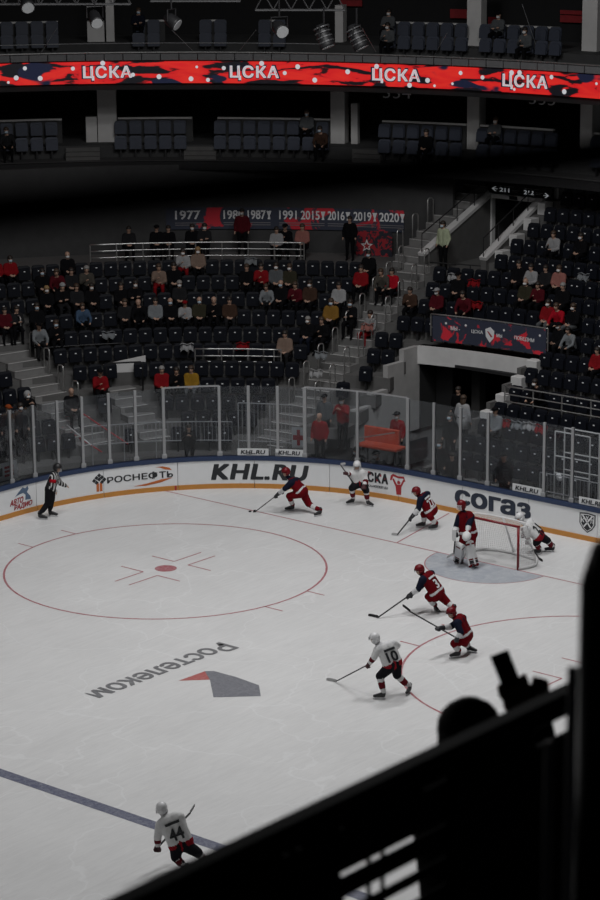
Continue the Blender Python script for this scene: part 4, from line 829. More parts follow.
# u, v of the head, top, legs, head, mask, pose, label
SEATED = [
 (3, 266, 'red', B_, 'c', 'w', 'sit_lap', 'person in a red jersey and white cap sitting '+ZL), (15, 264, 'red', B_, 'd', 'b', 'sit_lap', 'person in a red jersey and pale mask sitting '+ZL),
 (70, 257, B_, B_, 'n', 'w', 'sit_lap', 'bald person in black with a white mask sitting '+ZL), (45, 269, B_, B_, 'd', 'b', 'sit_lap', 'person in black with a pale mask sitting high '+ZL),
 (53, 275, 'maroon', B_, 'b', None, 'sit_lean', 'person in a dark red coat leaning forward '+ZL), (65, 277, C_, B_, 'd', None, 'sit_lap', 'person in charcoal without mask sitting '+ZL),
 (91, 276, 'camo', B_, 'g', None, 'sit_phone', 'person in a mottled grey brown jacket looking at a phone '+ZL), (46, 297, B_, B_, 'y', 'w', 'sit_lap', 'blonde person in black with a mask sitting '+ZL),
 (62, 296, B_, C_, 'w', None, 'sit_cross', 'person in black with a white beanie sitting '+ZL), (71, 294, C_, B_, 'b', None, 'sit_lap', 'brown haired person in charcoal sitting '+ZL),
 (86, 300, 'denim', B_, 'b', None, 'sit_lean', 'person in a blue denim jacket leaning forward '+ZL), (91, 290, B_, B_, 'd', 'w', 'sit_lap', 'dark haired person in black with white mask sitting behind the denim jacket'),
 (5, 306, 'maroon', B_, 'd', None, 'sit_lap', 'dark haired person in a maroon coat sitting '+ZL), (13, 305, B_, B_, 'd', 'b', 'sit_lap', 'person in black with pale mask beside the maroon coat'),
 (42, 316, B_, B_, 'b', 'b', 'sit_phone', 'person in black with a pale blue mask holding a phone '+ZL), (38, 325, 'lightgrey', C_, 'k', None, 'sit_lean', 'person in a light grey blue jacket leaning forward '+ZL),
 (9, 320, B_, B_, 'd', None, 'sit_lap', 'person in black sitting low '+ZL), (17, 317, C_, B_, 'd', None, 'sit_cross', 'person in charcoal with crossed arms '+ZL),
 (71, 385, B_, B_, 'n', None, 'sit_lap', 'bald person in black sitting right behind the corner glass'), (80, 381, 'red', B_, 'k', None, 'sit_phone', 'person in a red jacket sitting right behind the corner glass'),
 (187, 252, 'white', 'red', 'd', 'w', 'sit_phone', 'person in a white jersey with red trousers sitting '+ZC), (199, 251, 'beige', B_, 'y', 'w', 'sit_lap', 'person in a pinkish beige coat sitting beside the white jersey'),
 (154, 271, 'beige', 'red', 'b', None, 'sit_phone', 'person in a beige coat with something red on the lap '+ZC), (170, 268, B_, B_, 'd', None, 'sit_lap', 'person in black sitting high '+ZC),
 (184, 284, C_, B_, 'g', 'w', 'sit_lap', 'grey haired person with a mask sitting '+ZC), (127, 285, B_, B_, 'd', None, 'sit_lap', 'dark haired person in black sitting '+ZC), (142, 291, B_, C_, 'd', 'w', 'sit_cross', 'person in black with crossed arms and mask '+ZC),
 (127, 301, C_, B_, 'b', None, 'sit_lap', 'brown haired person in charcoal sitting '+ZC), (139, 302, B_, B_, 'n', None, 'sit_lean', 'bald person in black leaning forward '+ZC), (147, 302, 'lightgrey', B_, 'd', None, 'sit_lap', 'person in a light grey jacket sitting '+ZC),
 (164, 299, B_, B_, 'n', 'b', 'sit_lap', 'bald person in black with pale blue mask '+ZC), (179, 306, 'white', B_, 'r', None, 'sit_phone', 'child in a white jacket and red cap '+ZC), (188, 299, 'olive', B_, 'n', 'b', 'sit_lap', 'person in dark olive with pale blue mask '+ZC),
 (205, 305, B_, B_, 'n', None, 'sit_phone', 'bald person in black with a phone '+ZC), (216, 302, 'brown', C_, 'd', None, 'sit_lap', 'person in a brown jacket sitting '+ZC),
 (250, 272, B_, B_, 'b', None, 'sit_lap', 'person in black sitting '+ZC+' next to a red top'), (264, 272, 'red', B_, 'd', None, 'sit_phone', 'person in a red top sitting '+ZC), (275, 270, 'grey', B_, 'd', 'w', 'sit_lap', 'person in grey with a mask sitting '+ZC), (287, 267, 'olive', B_, 'b', 'w', 'sit_lap', 'person in dark olive with white mask '+ZC),
 (273, 284, 'lightgrey', C_, 'b', None, 'sit_lean', 'child in light grey leaning forward '+ZC), (283, 290, B_, B_, 'n', 'b', 'sit_lap', 'bald person in black with pale mask '+ZM), (296, 292, 'maroon', B_, 'b', None, 'sit_phone', 'person in a maroon jacket looking at a phone '+ZM), (307, 291, 'brown', B_, 'd', 'w', 'sit_lap', 'person in a brown jacket with mask '+ZM),
 (301, 322, B_, 'navy', 'g', 'w', 'sit_lap', 'grey bearded person in black with hands folded '+ZM), (288, 333, 'beige', C_, 'd', None, 'sit_lap', 'person in a beige coat '+ZM),
 (329, 312, B_, B_, 'b', None, 'sit_phone', 'person in black beside the mustard jacket'), (340, 311, 'mustard', B_, 'b', 'b', 'sit_lap', 'person in a mustard jacket with pale blue mask'), (349, 311, B_, B_, 'd', 'b', 'sit_cross', 'person in black with blue mask beside the mustard jacket'),
 (352, 280, 'white', B_, 'd', None, 'sit_lap', 'person in a white top '+ZM), (360, 274, 'red', B_, 'd', None, 'sit_lap', 'person in red and black '+ZM), (381, 279, 'brown', B_, 'd', None, 'sit_phone', 'person in brown holding a bag '+ZM), (392, 272, 'brightred', B_, 'd', None, 'sit_lap', 'person in a bright red jacket next to the long aisle stairs'), (366, 258, B_, B_, 'd', 'b', 'sit_lap', 'person in black with mask sitting below the star banner'), (383, 265, 'camo', B_, 'b', None, 'sit_lean', 'person in a mottled coat leaning forward '+ZM),
 (437, 286, 'maroon', B_, 'c', 'w', 'sit_lap', 'person in a maroon jersey and white cap sitting '+ZT), (452, 283, B_, B_, 'k', None, 'sit_lap', 'person in black with a cap sitting '+ZT), (465, 290, 'maroon', B_, 'd', None, 'sit_lean', 'person in dark red stripes leaning forward '+ZT),
 (528, 284, 'olive', B_, 'n', 'w', 'sit_lap', 'person in dark olive with white mask '+ZR), (540, 287, 'maroon', B_, 'd', None, 'sit_phone', 'person in maroon '+ZR), (560, 286, B_, B_, 'g', None, 'sit_lap', 'grey haired person in black '+ZR), (549, 303, 'red', 'grey', 'd', 'w', 'sit_lap', 'person in dark red with white mask and grey trousers '+ZR),
 (566, 310, 'brightred', B_, 'b', None, 'sit_lean', 'person in a bright red jacket leaning forward '+ZR), (577, 305, B_, 'grey', 'b', 'w', 'sit_lap', 'person in black with white mask '+ZR), (564, 327, B_, B_, 'k', 'w', 'sit_lap', 'person in black with a dark cap and mask '+ZR), (573, 333, 'lightgrey', C_, 'd', None, 'sit_lean', 'child in a grey blue jacket '+ZR),
 (597, 345, 'red', B_, 'd', None, 'sit_lap', 'person in red and white at the edge of the end seats'), (541, 381, B_, B_, 'd', 'w', 'sit_lean', 'masked person in black sitting alone beside the tunnel'),
 (528, 266, 'white', B_, 'd', None, 'sit_phone', 'person in a white jacket '+ZU), (539, 263, C_, B_, 'd', None, 'sit_lap', 'person in charcoal '+ZU), (551, 265, 'pink', B_, 'b', 'w', 'sit_lap', 'person in a pink jacket '+ZU), (561, 233, 'white', B_, 'b', None, 'sit_phone', 'person in a white and black jacket high '+ZU), (577, 228, B_, B_, 'd', 'w', 'sit_lap', 'person in black with a mask high '+ZU), (520, 258, B_, B_, 'd', None, 'sit_lap', 'person in black at the end of the row '+ZU),
 (160, 371, 'red', B_, 'g', None, 'sit_lap', 'grey haired person in a red jacket above the corner glass'), (183, 371, B_, B_, 'd', None, 'sit_phone', 'person in black and yellow above the corner glass'), (196, 377, 'yellow', 'grey', 'b', None, 'sit_lap', 'person in a yellow jersey above the corner glass'),
 (493, 417, 'lightgrey', B_, 'k', None, 'sit_lap', 'person in a light grey jacket sitting at the tunnel edge'),
]
jf = mat('seat_jersey_trim', (0.5, 0.5, 0.5), 0.8)
for (u, v, top, legs, hk, mk, pose, lab) in SEATED:
    k, P = ray_row(u, v, 1.17, range(0, 17 if u > 500 else 11)); best = None
    for st in SEATS:
        if st['tier'] != 'bowl' or abs(st['row']-k) > 0 or st['open']: continue
        d = (V((st['P'].x, st['P'].y, 0))-V((P.x, P.y, 0))).length
        if best is None or d < best[0]: best = (d, st)
    if best and best[0] < 1.1: st = best[1]; st['open'] = True; Q, n_ = st['P'], st['n']
    else: a = BOWL.a_of(P); Q = BOWL.pt(a, S[k], T[k]); n_ = BOWL.nrm(a); SEATS.append(dict(P=Q, n=n_, row=k, tier='bowl', open=True))
    person(Q, n_, pose, CL[top], CL[legs], lab, hd(hk), {'w': MASKW, 'b': MASKB, None: None}[mk], 'seated spectators', random.uniform(-0.12, 0.12), 0.92 if 'child' in lab else random.uniform(0.97, 1.04))
# people in the balcony seats, dim
for i, st in enumerate([s_ for s_ in SEATS if s_['tier'] != 'bowl']):
    if rd.random() < 0.13 and st.get('inside'):
        st['open'] = True; k = rd.choice(['black', 'charcoal', 'navy', 'maroon', 'grey', 'brown'])
        person(st['P'], st['n'], rd.choice(['sit_lap', 'sit_phone', 'sit_cross', 'sit_lean']), CL[k], CL['black'], 'dim seated person in %s on the %s balcony' % (k, 'middle' if st['tier'] == 'mid' else 'upper'), hd(rd.choice('dbdbk')), rd.choice([None, MASKW, MASKB, None]), 'people on the balconies')
# standing along the top walkway and elsewhere
def stand_s(u, v, s_, zf, top, legs, hk, mk, pose, lab, sc=1.0, turn=0.0):
    a = BOWL.at_u(u, s_, zf+1.6); P = BOWL.pt(a, s_, zf); return person(P, BOWL.nrm(a), pose, CL[top], CL[legs], lab, hd(hk), {'w': MASKW, 'b': MASKB, None: None}[mk], None, turn, sc)
for u, s_, top, hk, mk, pose, lab, sc in ((156, 13.9, B_, 'k', None, 'sit_lap', 'person in black with a cap sitting at the dim end of the champions banner', .97), (168, 13.9, B_, 'd', None, 'sit_lap', 'bareheaded person in black sitting at the dim end of the champions banner', .95), (192, 13.9, B_, 'd', 'w', 'sit_lap', 'person in black with a mask sitting under the year 1977', .99), (204, 13.9, C_, 'd', 'w', 'sit_cross', 'person in charcoal with a mask sitting left of the year 1980', 1.0),
        (242, 14.2, 'maroon', 'd', 'w', 'stand', 'tall person in a maroon coat standing between the years 1980 and 1987', 1.0), (277, 13.5, 'white', 'd', None, 'sit_lap', 'person in a white top sitting at the rail under the year 1991', .95), (286, 13.9, B_, 'k', None, 'sit_phone', 'person in black with a cap sitting under the year 1991', 1.0), (303, 13.9, 'pink', 'b', None, 'sit_lap', 'person in a pink beige coat sitting under the year 2015', 1.0), (350, 13.6, B_, 'd', None, 'stand', 'person in black standing beside the star banner', .93), (128, 13.9, C_, 'd', None, 'sit_lap', 'person in charcoal sitting left of the champions banner', .95)):
    stand_s(u, 0, s_, ZW, top, B_, hk, mk, pose, lab, sc)
    if pose.startswith('sit'): a = BOWL.at_u(u, s_, ZW+0.5); SEATS.append(dict(P=BOWL.pt(a, s_, ZW), n=BOWL.nrm(a), row=12, tier='bowl', open=True))
Pg = V((UA+0.55, fy(UA+0.5, SF[12])+0.25, zf)); person(Pg, V((0.25, 1, 0)), 'stand', CL['green'], CL['black'], 'steward in a pale green jacket standing before the upper doorway', hd('d'), MASKB, None, 0.2, 1.0)
aw = on_z(391, 345, T[6]); person(V((-13.15, fy(-13.2, S[7]-0.1), T[7]-0.30)), V((0.1, 1, 0)), 'sit_lap', CL['white'], CL['red'], 'person in a long white coat sitting on the long aisle stairs', hd('l'), None)
# people low behind the glass
def low(u, vfoot_s, z, top, legs, hk, mk, pose, lab, turn=0.0, sc=1.0): a = BOWL.at_u(u, vfoot_s, z+1.2); return person(BOWL.pt(a, vfoot_s, z), BOWL.nrm(a), pose, CL[top], CL[legs], lab, hd(hk), {'w': MASKW, 'b': MASKB, None: None}[mk], None, turn, sc)
def low_head(u, v, s_, hz, *rest, **kw): z = max(z_at(BOWL, u, v, s_)-hz, 0.0); return low(u, s_, z, *rest, **kw)
low_head(27, 395, 3.3, 1.60, B_, B_, 'h', 'w', 'stand_film', 'person in a black jacket with a white hood standing at the corner glass')
low_head(8, 409, 2.6, 1.60, B_, B_, 'o', 'w', 'stand', 'person in black with an orange cap at the left glass'); low_head(20, 407, 2.9, 1.60, C_, B_, 'd', 'w', 'stand', 'masked person in charcoal standing between the orange cap and the white hood')
low_head(320, 421, 2.4, 1.60, 'red', B_, 'n', None, 'stand', 'bald medic in a red and black jacket at the corner glass'); low_head(325, 398, 4.1, 1.60, 'grey', B_, 'k', None, 'stand', 'person in a grey jacket and cap behind the bald medic'); low_head(343, 400, 3.8, 1.62, 'red', B_, 'k', 'w', 'stand_film', 'person in a red and black jacket holding a phone up behind the glass')
low_head(398, 416, 2.6, 1.60, 'red', B_, 'k', 'w', 'stand', 'medic in a red jacket standing behind the orange stretcher')
low_head(364, 447, 0.9, 1.2, B_, B_, 'd', 'w', 'sit_lean', 'masked person in black crouched low before the stretcher'); low_head(385, 452, 0.9, 1.2, 'grey', B_, 'k', 'w', 'sit_lean', 'masked person in grey crouched low before the stretcher')
low_head(189, 438, 1.3, 1.5, B_, B_, 'd', None, 'stand_film', 'child in black holding a small white sign at the corner glass', sc=0.85); low_head(505, 463, 1.2, 1.45, B_, B_, 'k', None, 'stand', 'person all in black standing close behind the end glass', sc=1.02)
low_head(451, 426, 3.0, 1.3, B_, B_, 'd', 'b', 'stand', 'masked person in black in the tunnel mouth below the white dress'); low_head(441, 450, 1.6, 1.4, B_, B_, 'd', 'b', 'stand', 'masked person in black close to the glass below the tunnel', sc=.97); low_head(453, 471, 0.9, 1.35, B_, B_, 'd', None, 'stand', 'person in black bent low at the glass below the tunnel', sc=.9)
low_head(459, 390, 7.4, 1.62, B_, B_, 'd', None, 'stand', 'dim person in black inside the tunnel')
# woman in a white dress walking in the tunnel mouth
a = BOWL.at_u(462.5, 4.0, 1.5); zz = z_at(BOWL, 462.5, 399, 4.0)-1.63; r = person(BOWL.pt(a, 4.0, zz), -BOWL.nrm(a), 'stand', CL['white'], CL['black'], 'person in a short belted white dress walking into the tunnel', ('long_hair', HAIR['brown']), None)
mb = MB(); mb.tube([(0, 0, 1.10), (0, 0, 1.0), (0, 0, 0.70)], [0.165, 0.18, 0.27], 14); mb.build('dress_skirt', CL['white'], r, True); mb = MB(); mb.tube([(0, 0, 1.07), (0, 0, 1.02)], 0.175, 14); mb.build('belt', CL['charcoal'], r, True)
pl = MB(); pl.box((XA+1.9, BOWL.pt(a, 4.0).y, zz/2), (1.6, 1.3, zz)); tag(pl.build('floor_tunnel_step', concrete_dk), 'raised step in the tunnel mouth', None, None, 'structure')
# ------------------------------------------------------------------ write the seats out
SEATS = [s_ for s_ in SEATS]
for st in SEATS: st['d'] = (st['P']-CAM).length
order = sorted([s_ for s_ in SEATS if s_['tier'] == 'bowl' and s_.get('inside', True)], key=lambda s_: s_['d'])
ind = order[:300]; idset = set(id(s_) for s_ in ind)
ROWN = ['first', 'second', 'third', 'fourth', 'fifth', 'sixth', 'seventh', 'eighth', 'ninth', 'tenth', 'eleventh', 'twelfth', 'thirteenth', 'fourteenth', 'fifteenth', 'sixteenth', 'seventeenth']
def zone(P): return 'far left block' if P.x < -17.8 and P.y < 3 else ('end block right of the tunnel' if P.x > XB-0.2 else ('narrow block between stairs and tunnel' if P.x > -12.7 else 'corner block'))
for st in ind:
    z_ = zone(st['P']); r = empty('stadium_seat', st['P'], '%s navy plastic seat in the %s row of the %s' % ('open' if st['open'] else 'folded', ROWN[st['row']], z_), 'seat', 'navy seats in the %s' % z_)
    r.rotation_euler = (0, 0, math.atan2(st['n'].y, st['n'].x)-math.pi/2)
    link('backrest', ME['backrest'], r); pn = link('seat_pan', ME['seat_open' if st['open'] else 'seat_pan'], r); link('bracket', ME['bracket'], r)
    if not st['open']: link('number_plate', ME['number_plate'], pn)
mb = MB()
for st in SEATS:
    if id(st) in idset: continue
    yaw = math.atan2(st['n'].y, st['n'].x)-math.pi/2; M = Matrix.Translation(st['P']) @ Matrix.Rotation(yaw, 4, 'Z')
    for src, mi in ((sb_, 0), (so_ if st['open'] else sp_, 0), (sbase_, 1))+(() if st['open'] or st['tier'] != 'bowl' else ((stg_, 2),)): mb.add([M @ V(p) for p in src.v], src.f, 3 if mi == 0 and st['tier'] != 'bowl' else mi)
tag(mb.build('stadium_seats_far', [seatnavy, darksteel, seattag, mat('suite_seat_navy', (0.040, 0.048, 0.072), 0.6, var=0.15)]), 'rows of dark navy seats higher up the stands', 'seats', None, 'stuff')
# ------------------------------------------------------------------ things behind the glass
so = BOWL.pt(BOWL.at_u(381, 1.9, 1.0), 1.9, 0); r = empty('stretcher', so, 'orange padded stretcher on a dark frame behind the corner glass', 'stretcher'); ta = BOWL.tan(BOWL.at_u(381, 1.9, 1.0)); na = BOWL.nrm(BOWL.at_u(381, 1.9, 1.0)); M = Matrix((ta, na, V((0, 0, 1)))).transposed()
orangepad = mat('orange_pad', (0.40, 0.06, 0.03), 0.7, var=0.3, scale=6)
mb = MB(); mb.box((0, 0, 1.02), (1.5, 0.55, 0.1), M, 0, 0.02); mb.build('mattress', orangepad, r); mb = MB(); mb.box(ta*-0.15+na*0.3+V((0, 0, 1.3)), (1.3, 0.08, 0.5), M, 0, 0.03); mb.build('padded_back', orangepad, r)
for sx in (-0.65, 0.65):
    for sy in (-0.22, 0.22): q = ta*sx+na*sy; mb = MB(); mb.tube([q, q+V((0, 0, 0.97))], 0.02); mb.build('leg', darksteel, r)
mb = MB(); mb.tube([ta*-0.7-na*0.3+V((0, 0, 1.25)), ta*0.7-na*0.3+V((0, 0, 1.62))], 0.02); mb.build('push_bar', steel, r)
# tall tube rack behind the end glass
P = BOWL.pt(BOWL.at_u(572, 1.7, 1.5), 1.7, 0); r = empty('tube_rack', P, 'tall white tube rack behind the end glass', 'rack'); wtube = mat('white_tube', (0.5, 0.5, 0.5), 0.5, var=0.1); zt_ = z_at(BOWL, 572, 434, 1.7)
for dx in (-0.62, 0.62):
    for dy in (0.0, 0.5): mb = MB(); mb.tube([(dx, dy, 0), (dx, dy, zt_)], 0.025); mb.build('upright', wtube, r)
for dz in (zt_, zt_-0.75, 1.3, 0.5):
    for dy in (0.0, 0.5): mb = MB(); mb.tube([(-0.62, dy, dz), (0.62, dy, dz)], 0.02); mb.build('cross_tube', wtube, r)
mb = MB(); mb.box((-0.25, -0.3, 1.28), (0.14, 0.45, 0.14), Matrix.Rotation(0.7, 3, 'Z'), 0, 0.03); o = mb.build('camera_housing', whiteplastic, r)
# jerseys and scarves left on seats
cnt = 0
for u, v in ((368, 325), (506, 421), (519, 423), (531, 424), (543, 427), (108, 333), (187, 345), (243, 344), (322, 353), (317, 371), (478, 303), (251, 259), (455, 275), (475, 281), (585, 275)):
    P = bowl_hit(u, v, 0.75); a = BOWL.a_of(P); n_ = BOWL.nrm(a); t_ = BOWL.tan(a); base = P-n_*0.1; mb = MB(); N_ = 6
    pts = [[base+t_*(-0.22+0.44*i/N_)+n_*(0.12-0.18*abs(j-1.5)/1.5)*1.0+V((0, 0, 0.05*math.sin(i*2.1+u)+[-0.16, 0.02, 0.02, -0.12][j])) for j in range(4)] for i in range(N_+1)]
    for i in range(N_): mb.strip([pts[i][j] for j in range(4)], [pts[i+1][j] for j in range(4)])
    top_ = [p+V((0, 0, 0.025)) for row in pts for p in row]; c = 'pink' if cnt == 0 else ('white', 'red', 'lightgrey')[cnt % 3]
    mb.slab([[p, p+n_*0.04, p+n_*0.04+V((0, 0, 0.03)), p+V((0, 0, 0.03))] for p in [base+t_*(-0.24+0.48*i/6)+V((0, 0, 0.04+0.03*math.sin(i*1.7+v))) for i in range(7)]])
    o = mb.build('scarf', CL[c], None, True, base); tag(o, '%s cloth draped over a seat back' % {'white': 'white', 'red': 'red', 'lightgrey': 'pale grey', 'pink': 'pink'}[c] if c != 'pink' else 'pink coat lying over a seat beside the long stairs', 'scarf', 'cloths left on seats'); cnt += 1
# ================================================================== GOAL, PUCK
goalred = mat('goal_red', (0.20, 0.008, 0.014), 0.4, var=0.08); netw = mat('net_white', (0.62, 0.62, 0.62), 0.8, var=0.05); padw = mat('goal_pad_white', (0.70, 0.70, 0.70), 0.7, var=0.05)
G = empty('hockey_goal', (0, 0, 0), 'red framed hockey goal with white net behind the goalkeeper', 'goal')
for x in (-0.95, 0.95): mb = MB(); mb.tube([(x, 0, 0), (x, 0, 1.25)], 0.036, 10); mb.build('goal_post', goalred, G, True)
mb = MB(); mb.tube([(-0.98, 0, 1.25), (0.98, 0, 1.25)], 0.036, 10); mb.build('crossbar', goalred, G, True)
bp_ = [(-0.95, 0.0), (-1.10, 0.30), (-1.12, 0.62), (-0.9, 0.98), (-0.5, 1.12), (0, 1.16), (0.5, 1.12), (0.9, 0.98), (1.12, 0.62), (1.10, 0.30), (0.95, 0.0)]
mb = MB(); mb.tube([(x, y, 0.05) for x, y in bp_], 0.045, 8); mb.build('base_pipe', padw, G, True)
tp_ = [(x*0.93, min(y, 1.16)*0.52, 1.22) for x, y in bp_]; mb = MB(); mb.tube(tp_, 0.022, 6); mb.build('top_pipe', padw, G, True)
mb = MB(); mb.tube([(0, 0.6, 1.22), (0, 1.16, 0.05)], 0.03, 6); mb.build('centre_brace', padw, G, True)
def resample(pts, n):
    pts = [V(p) for p in pts]; L = [0]
    for a, b in zip(pts[:-1], pts[1:]): L.append(L[-1]+(b-a).length)
    out = []
    for i in range(n):
        l = L[-1]*i/(n-1); j = max(k for k in range(len(L)) if L[k] <= l+1e-9); j = min(j, len(pts)-2); out.append(pts[j].lerp(pts[j+1], (l-L[j])/max(L[j+1]-L[j], 1e-9)))
    return out
lo_ = resample([(x, y, 0.05) for x, y in bp_], 61); hi_ = resample(tp_, 61); mb = MB()
for a, b in zip(lo_, hi_): mb.tube([a, (a+b)/2+V((0, 0.03, 0)), b], 0.004, 3, cap=False)
for j in range(1, 18): t = j/18; mb.tube([a.lerp(b, t)+V((0, 0.03*math.sin(t*3.14), 0)) for a, b in zip(lo_, hi_)], 0.004, 3, cap=False)
fr_ = [V((-0.88+1.76*i/40, 0.01, 1.24)) for i in range(41)]
for i in range(0, 41): x = fr_[i].x; q = max([p for p in hi_ if abs(p.x-x) < 0.08] or [V((x, 0.55, 1.22))], key=lambda p: p.y); mb.tube([fr_[i], V((x, q.y, 1.22))], 0.004, 3, cap=False)
for j in range(1, 9): mb.tube([(-0.88, 0.07*j, 1.235), (0.88, 0.07*j, 1.235)], 0.004, 3, cap=False)
tag(mb.build('net', netw, G), kind='stuff')
Pp = on_z(250, 511.8, 0); mb = MB(); mb.tube([(0, 0, 0.002), (0, 0, 0.03)], 0.045, 16); o = mb.build('puck', rubber, None, False); o.location = Pp; tag(o, 'black puck on the goal line before the red skater', 'puck')
# ================================================================== PLAYERS
TEAM = {
 'red': dict(j=cloth('jersey_red', (0.125, 0.0038, 0.0075)), y=cloth('jersey_navy', (0.009, 0.011, 0.024)), s=cloth('sleeve_white', (0.60, 0.60, 0.61)), p=cloth('pants_red', (0.125, 0.0038, 0.0075)), w=cloth('hem_red', (0.14, 0.004, 0.008)), k=cloth('sock_red', (0.14, 0.004, 0.008)), b=cloth('sock_white_band', (0.58, 0.58, 0.58)), h=mat('helmet_red', (0.14, 0.004, 0.009), 0.4, spec=0.3), g=mat('glove_black', (0.014, 0.014, 0.018), 0.6), n=inkwhite),
 'white': dict(j=cloth('jersey_white', (0.66, 0.66, 0.66)), y=cloth('jersey_white_yoke', (0.62, 0.62, 0.63)), s=cloth('sleeve_maroon', (0.11, 0.012, 0.018)), p=cloth('pants_black', (0.012, 0.012, 0.015)), w=cloth('hem_crimson', (0.26, 0.012, 0.02)), k=cloth('sock_white', (0.62, 0.62, 0.62)), b=cloth('sock_maroon_band', (0.12, 0.012, 0.018)), h=mat('helmet_white', (0.68, 0.68, 0.69), 0.3), g=mat('glove_dark_red', (0.05, 0.010, 0.014), 0.6), n=inkdark)}
BLADE = mat('skate_steel', (0.6, 0.6, 0.62), 0.3, 0.9); BOOT = mat('skate_boot', (0.014, 0.014, 0.016), 0.45); VIS = glass_mat('visor', haze=0.03, hazecol=(0.3, 0.3, 0.3)); SHAFT = mat('stick_shaft', (0.02, 0.02, 0.022), 0.45); TAPEK = mat('tape_black', (0.012, 0.012, 0.013), 0.8); TAPEW = mat('tape_white', (0.45, 0.45, 0.45), 0.8)
def glove_mesh():
    P = [(V((-0.12, 0, 0)), V((-0.02, 0, 0)), 0.068, 0.058, 0), (V((-0.01, 0, 0)), V((0.06, 0, 0)), 0.055, 0.05, 0)]
    for i, y in enumerate((-0.048, -0.017, 0.017, 0.046)): L = (0.052, 0.062, 0.058, 0.045)[i]; P += [(V((0.07, y, 0.012)), V((0.07+L, y, -0.005)), 0.021, 0.020, 0), (V((0.07+L, y, -0.005)), V((0.065+L*0.6, y, -0.055)), 0.020, 0.018, 0)]
    P += [(V((0.02, 0.05, -0.01)), V((0.07, 0.075, -0.04)), 0.022, 0.019, 0), (V((0.07, 0.075, -0.04)), V((0.10, 0.055, -0.06)), 0.019, 0.016, 0)]
    return fuse(P, 0.013, 'glove', [TEAM['red']['g']], 2)
GLOVE = glove_mesh()
def frame(x, zhint=V((0, 0, 1))):
    x = V(x).normalized(); y = zhint.cross(x)
    if y.length < 1e-3: y = V((0, 1, 0))
    y.normalize(); z = x.cross(y); return Matrix((x, y, z)).transposed()
def skate_mesh():
    P = [(V((-0.09, 0, 0.10)), V((-0.09, 0, 0.21)), 0.048, 0.055, 0), (V((-0.08, 0, 0.085)), V((0.13, 0, 0.075)), 0.045, 0.040, 0), (V((-0.05, 0, 0.13)), V((0.08, 0, 0.09)), 0.045, 0.04, 0)]
    boot = fuse(P, 0.016, 'skate_boot', [BOOT], 2); bl = MB(); bl.box((0.02, 0, 0.012), (0.30, 0.008, 0.024)); bl.box((-0.09, 0, 0.035), (0.06, 0.03, 0.03)); bl.box((0.11, 0, 0.035), (0.06, 0.03, 0.03)); return boot, bl.mesh('skate_blade', [BLADE])
SKB, SKL = skate_mesh()
def helmet_mesh():
    mb = MB(); mb.ell((0, 0, 0.02), (0.135, 0.118, 0.125), None, 14, 7, 0, -0.08, 1.0); mb.ell((-0.035, 0, -0.02), (0.10, 0.116, 0.10), None, 14, 6, 0, -0.6, 0.6); mb.box((0.0, 0.105, -0.05), (0.07, 0.03, 0.08), None, 0, 0.01); mb.box((0.0, -0.105, -0.05), (0.07, 0.03, 0.08), None, 0, 0.01)
    vi = MB(); A = []; B = []
    for i in range(9): t = math.radians(-70+140*i/8); A.append((0.02+0.125*math.cos(t), 0.118*math.sin(t), 0.03)); B.append((0.03+0.125*math.cos(t), 0.112*math.sin(t), -0.045))
    vi.strip(A, B); return mb.mesh('helmet', [TEAM['red']['h']], True), vi.mesh('visor', [VIS], True)
HEL, VISM = helmet_mesh()
def stripe_mat(name, axis, c0, c1, freq):
    m = bpy.data.materials.new(name); m.use_nodes = True; N, Lk = nodes(m); b = N['Principled BSDF']; b.inputs['Roughness'].default_value = 0.85
    tc = N.new('ShaderNodeTexCoord'); dt = N.new('ShaderNodeVectorMath'); dt.operation = 'DOT_PRODUCT'; dt.inputs[1].default_value = axis; ml = N.new('ShaderNodeMath'); ml.operation = 'MULTIPLY'; ml.inputs[1].default_value = freq; sn = N.new('ShaderNodeMath'); sn.operation = 'SINE'; r = ramp(N, (0.45, c0), (0.55, c1))
    Lk.new(tc.outputs['Object'], dt.inputs[0]); Lk.new(dt.outputs['Value'], ml.inputs[0]); Lk.new(ml.outputs[0], sn.inputs[0]); Lk.new(sn.outputs[0], r.inputs[0]); Lk.new(r.outputs[0], b.inputs['Base Color']); return m
def vec(r, a, u): return (HR*r+HF*a+V((0, 0, u))).normalized()
def stick(label, top, heel, toe, tape, taped_top=0.12):
    L = (heel-top).length; o = empty('hockey_stick', heel, label, 'hockey stick', 'hockey sticks'); mb = MB(); mb.beam(top-heel, V((0, 0, 0)), 0.032, 0.026); mb.build('shaft', SHAFT, o)
    d = (toe-heel); mb = MB(); q = d.normalized(); s_ = V((-q.y, q.x, 0)); n = 6; rings = []
    for i in range(n+1): t = i/n; c = d*t+s_*0.03*t*t; hgt = 0.07*(1 if t < 0.8 else 1-(t-0.8)*1.5); rings.append([c-s_*0.008+V((0, 0, -0.02)), c+s_*0.008+V((0, 0, -0.02)), c+s_*0.008+V((0, 0, hgt-0.02)), c-s_*0.008+V((0, 0, hgt-0.02))])
    mb.slab(rings); mb.build('blade', tape, o); mb = MB(); g = (heel-top).normalized(); mb.beam(top-heel-g*0.02, top-heel+g*taped_top, 0.038, 0.032); mb.build('grip_tape', TAPEW if tape is TAPEK else TAPEK, o); return o
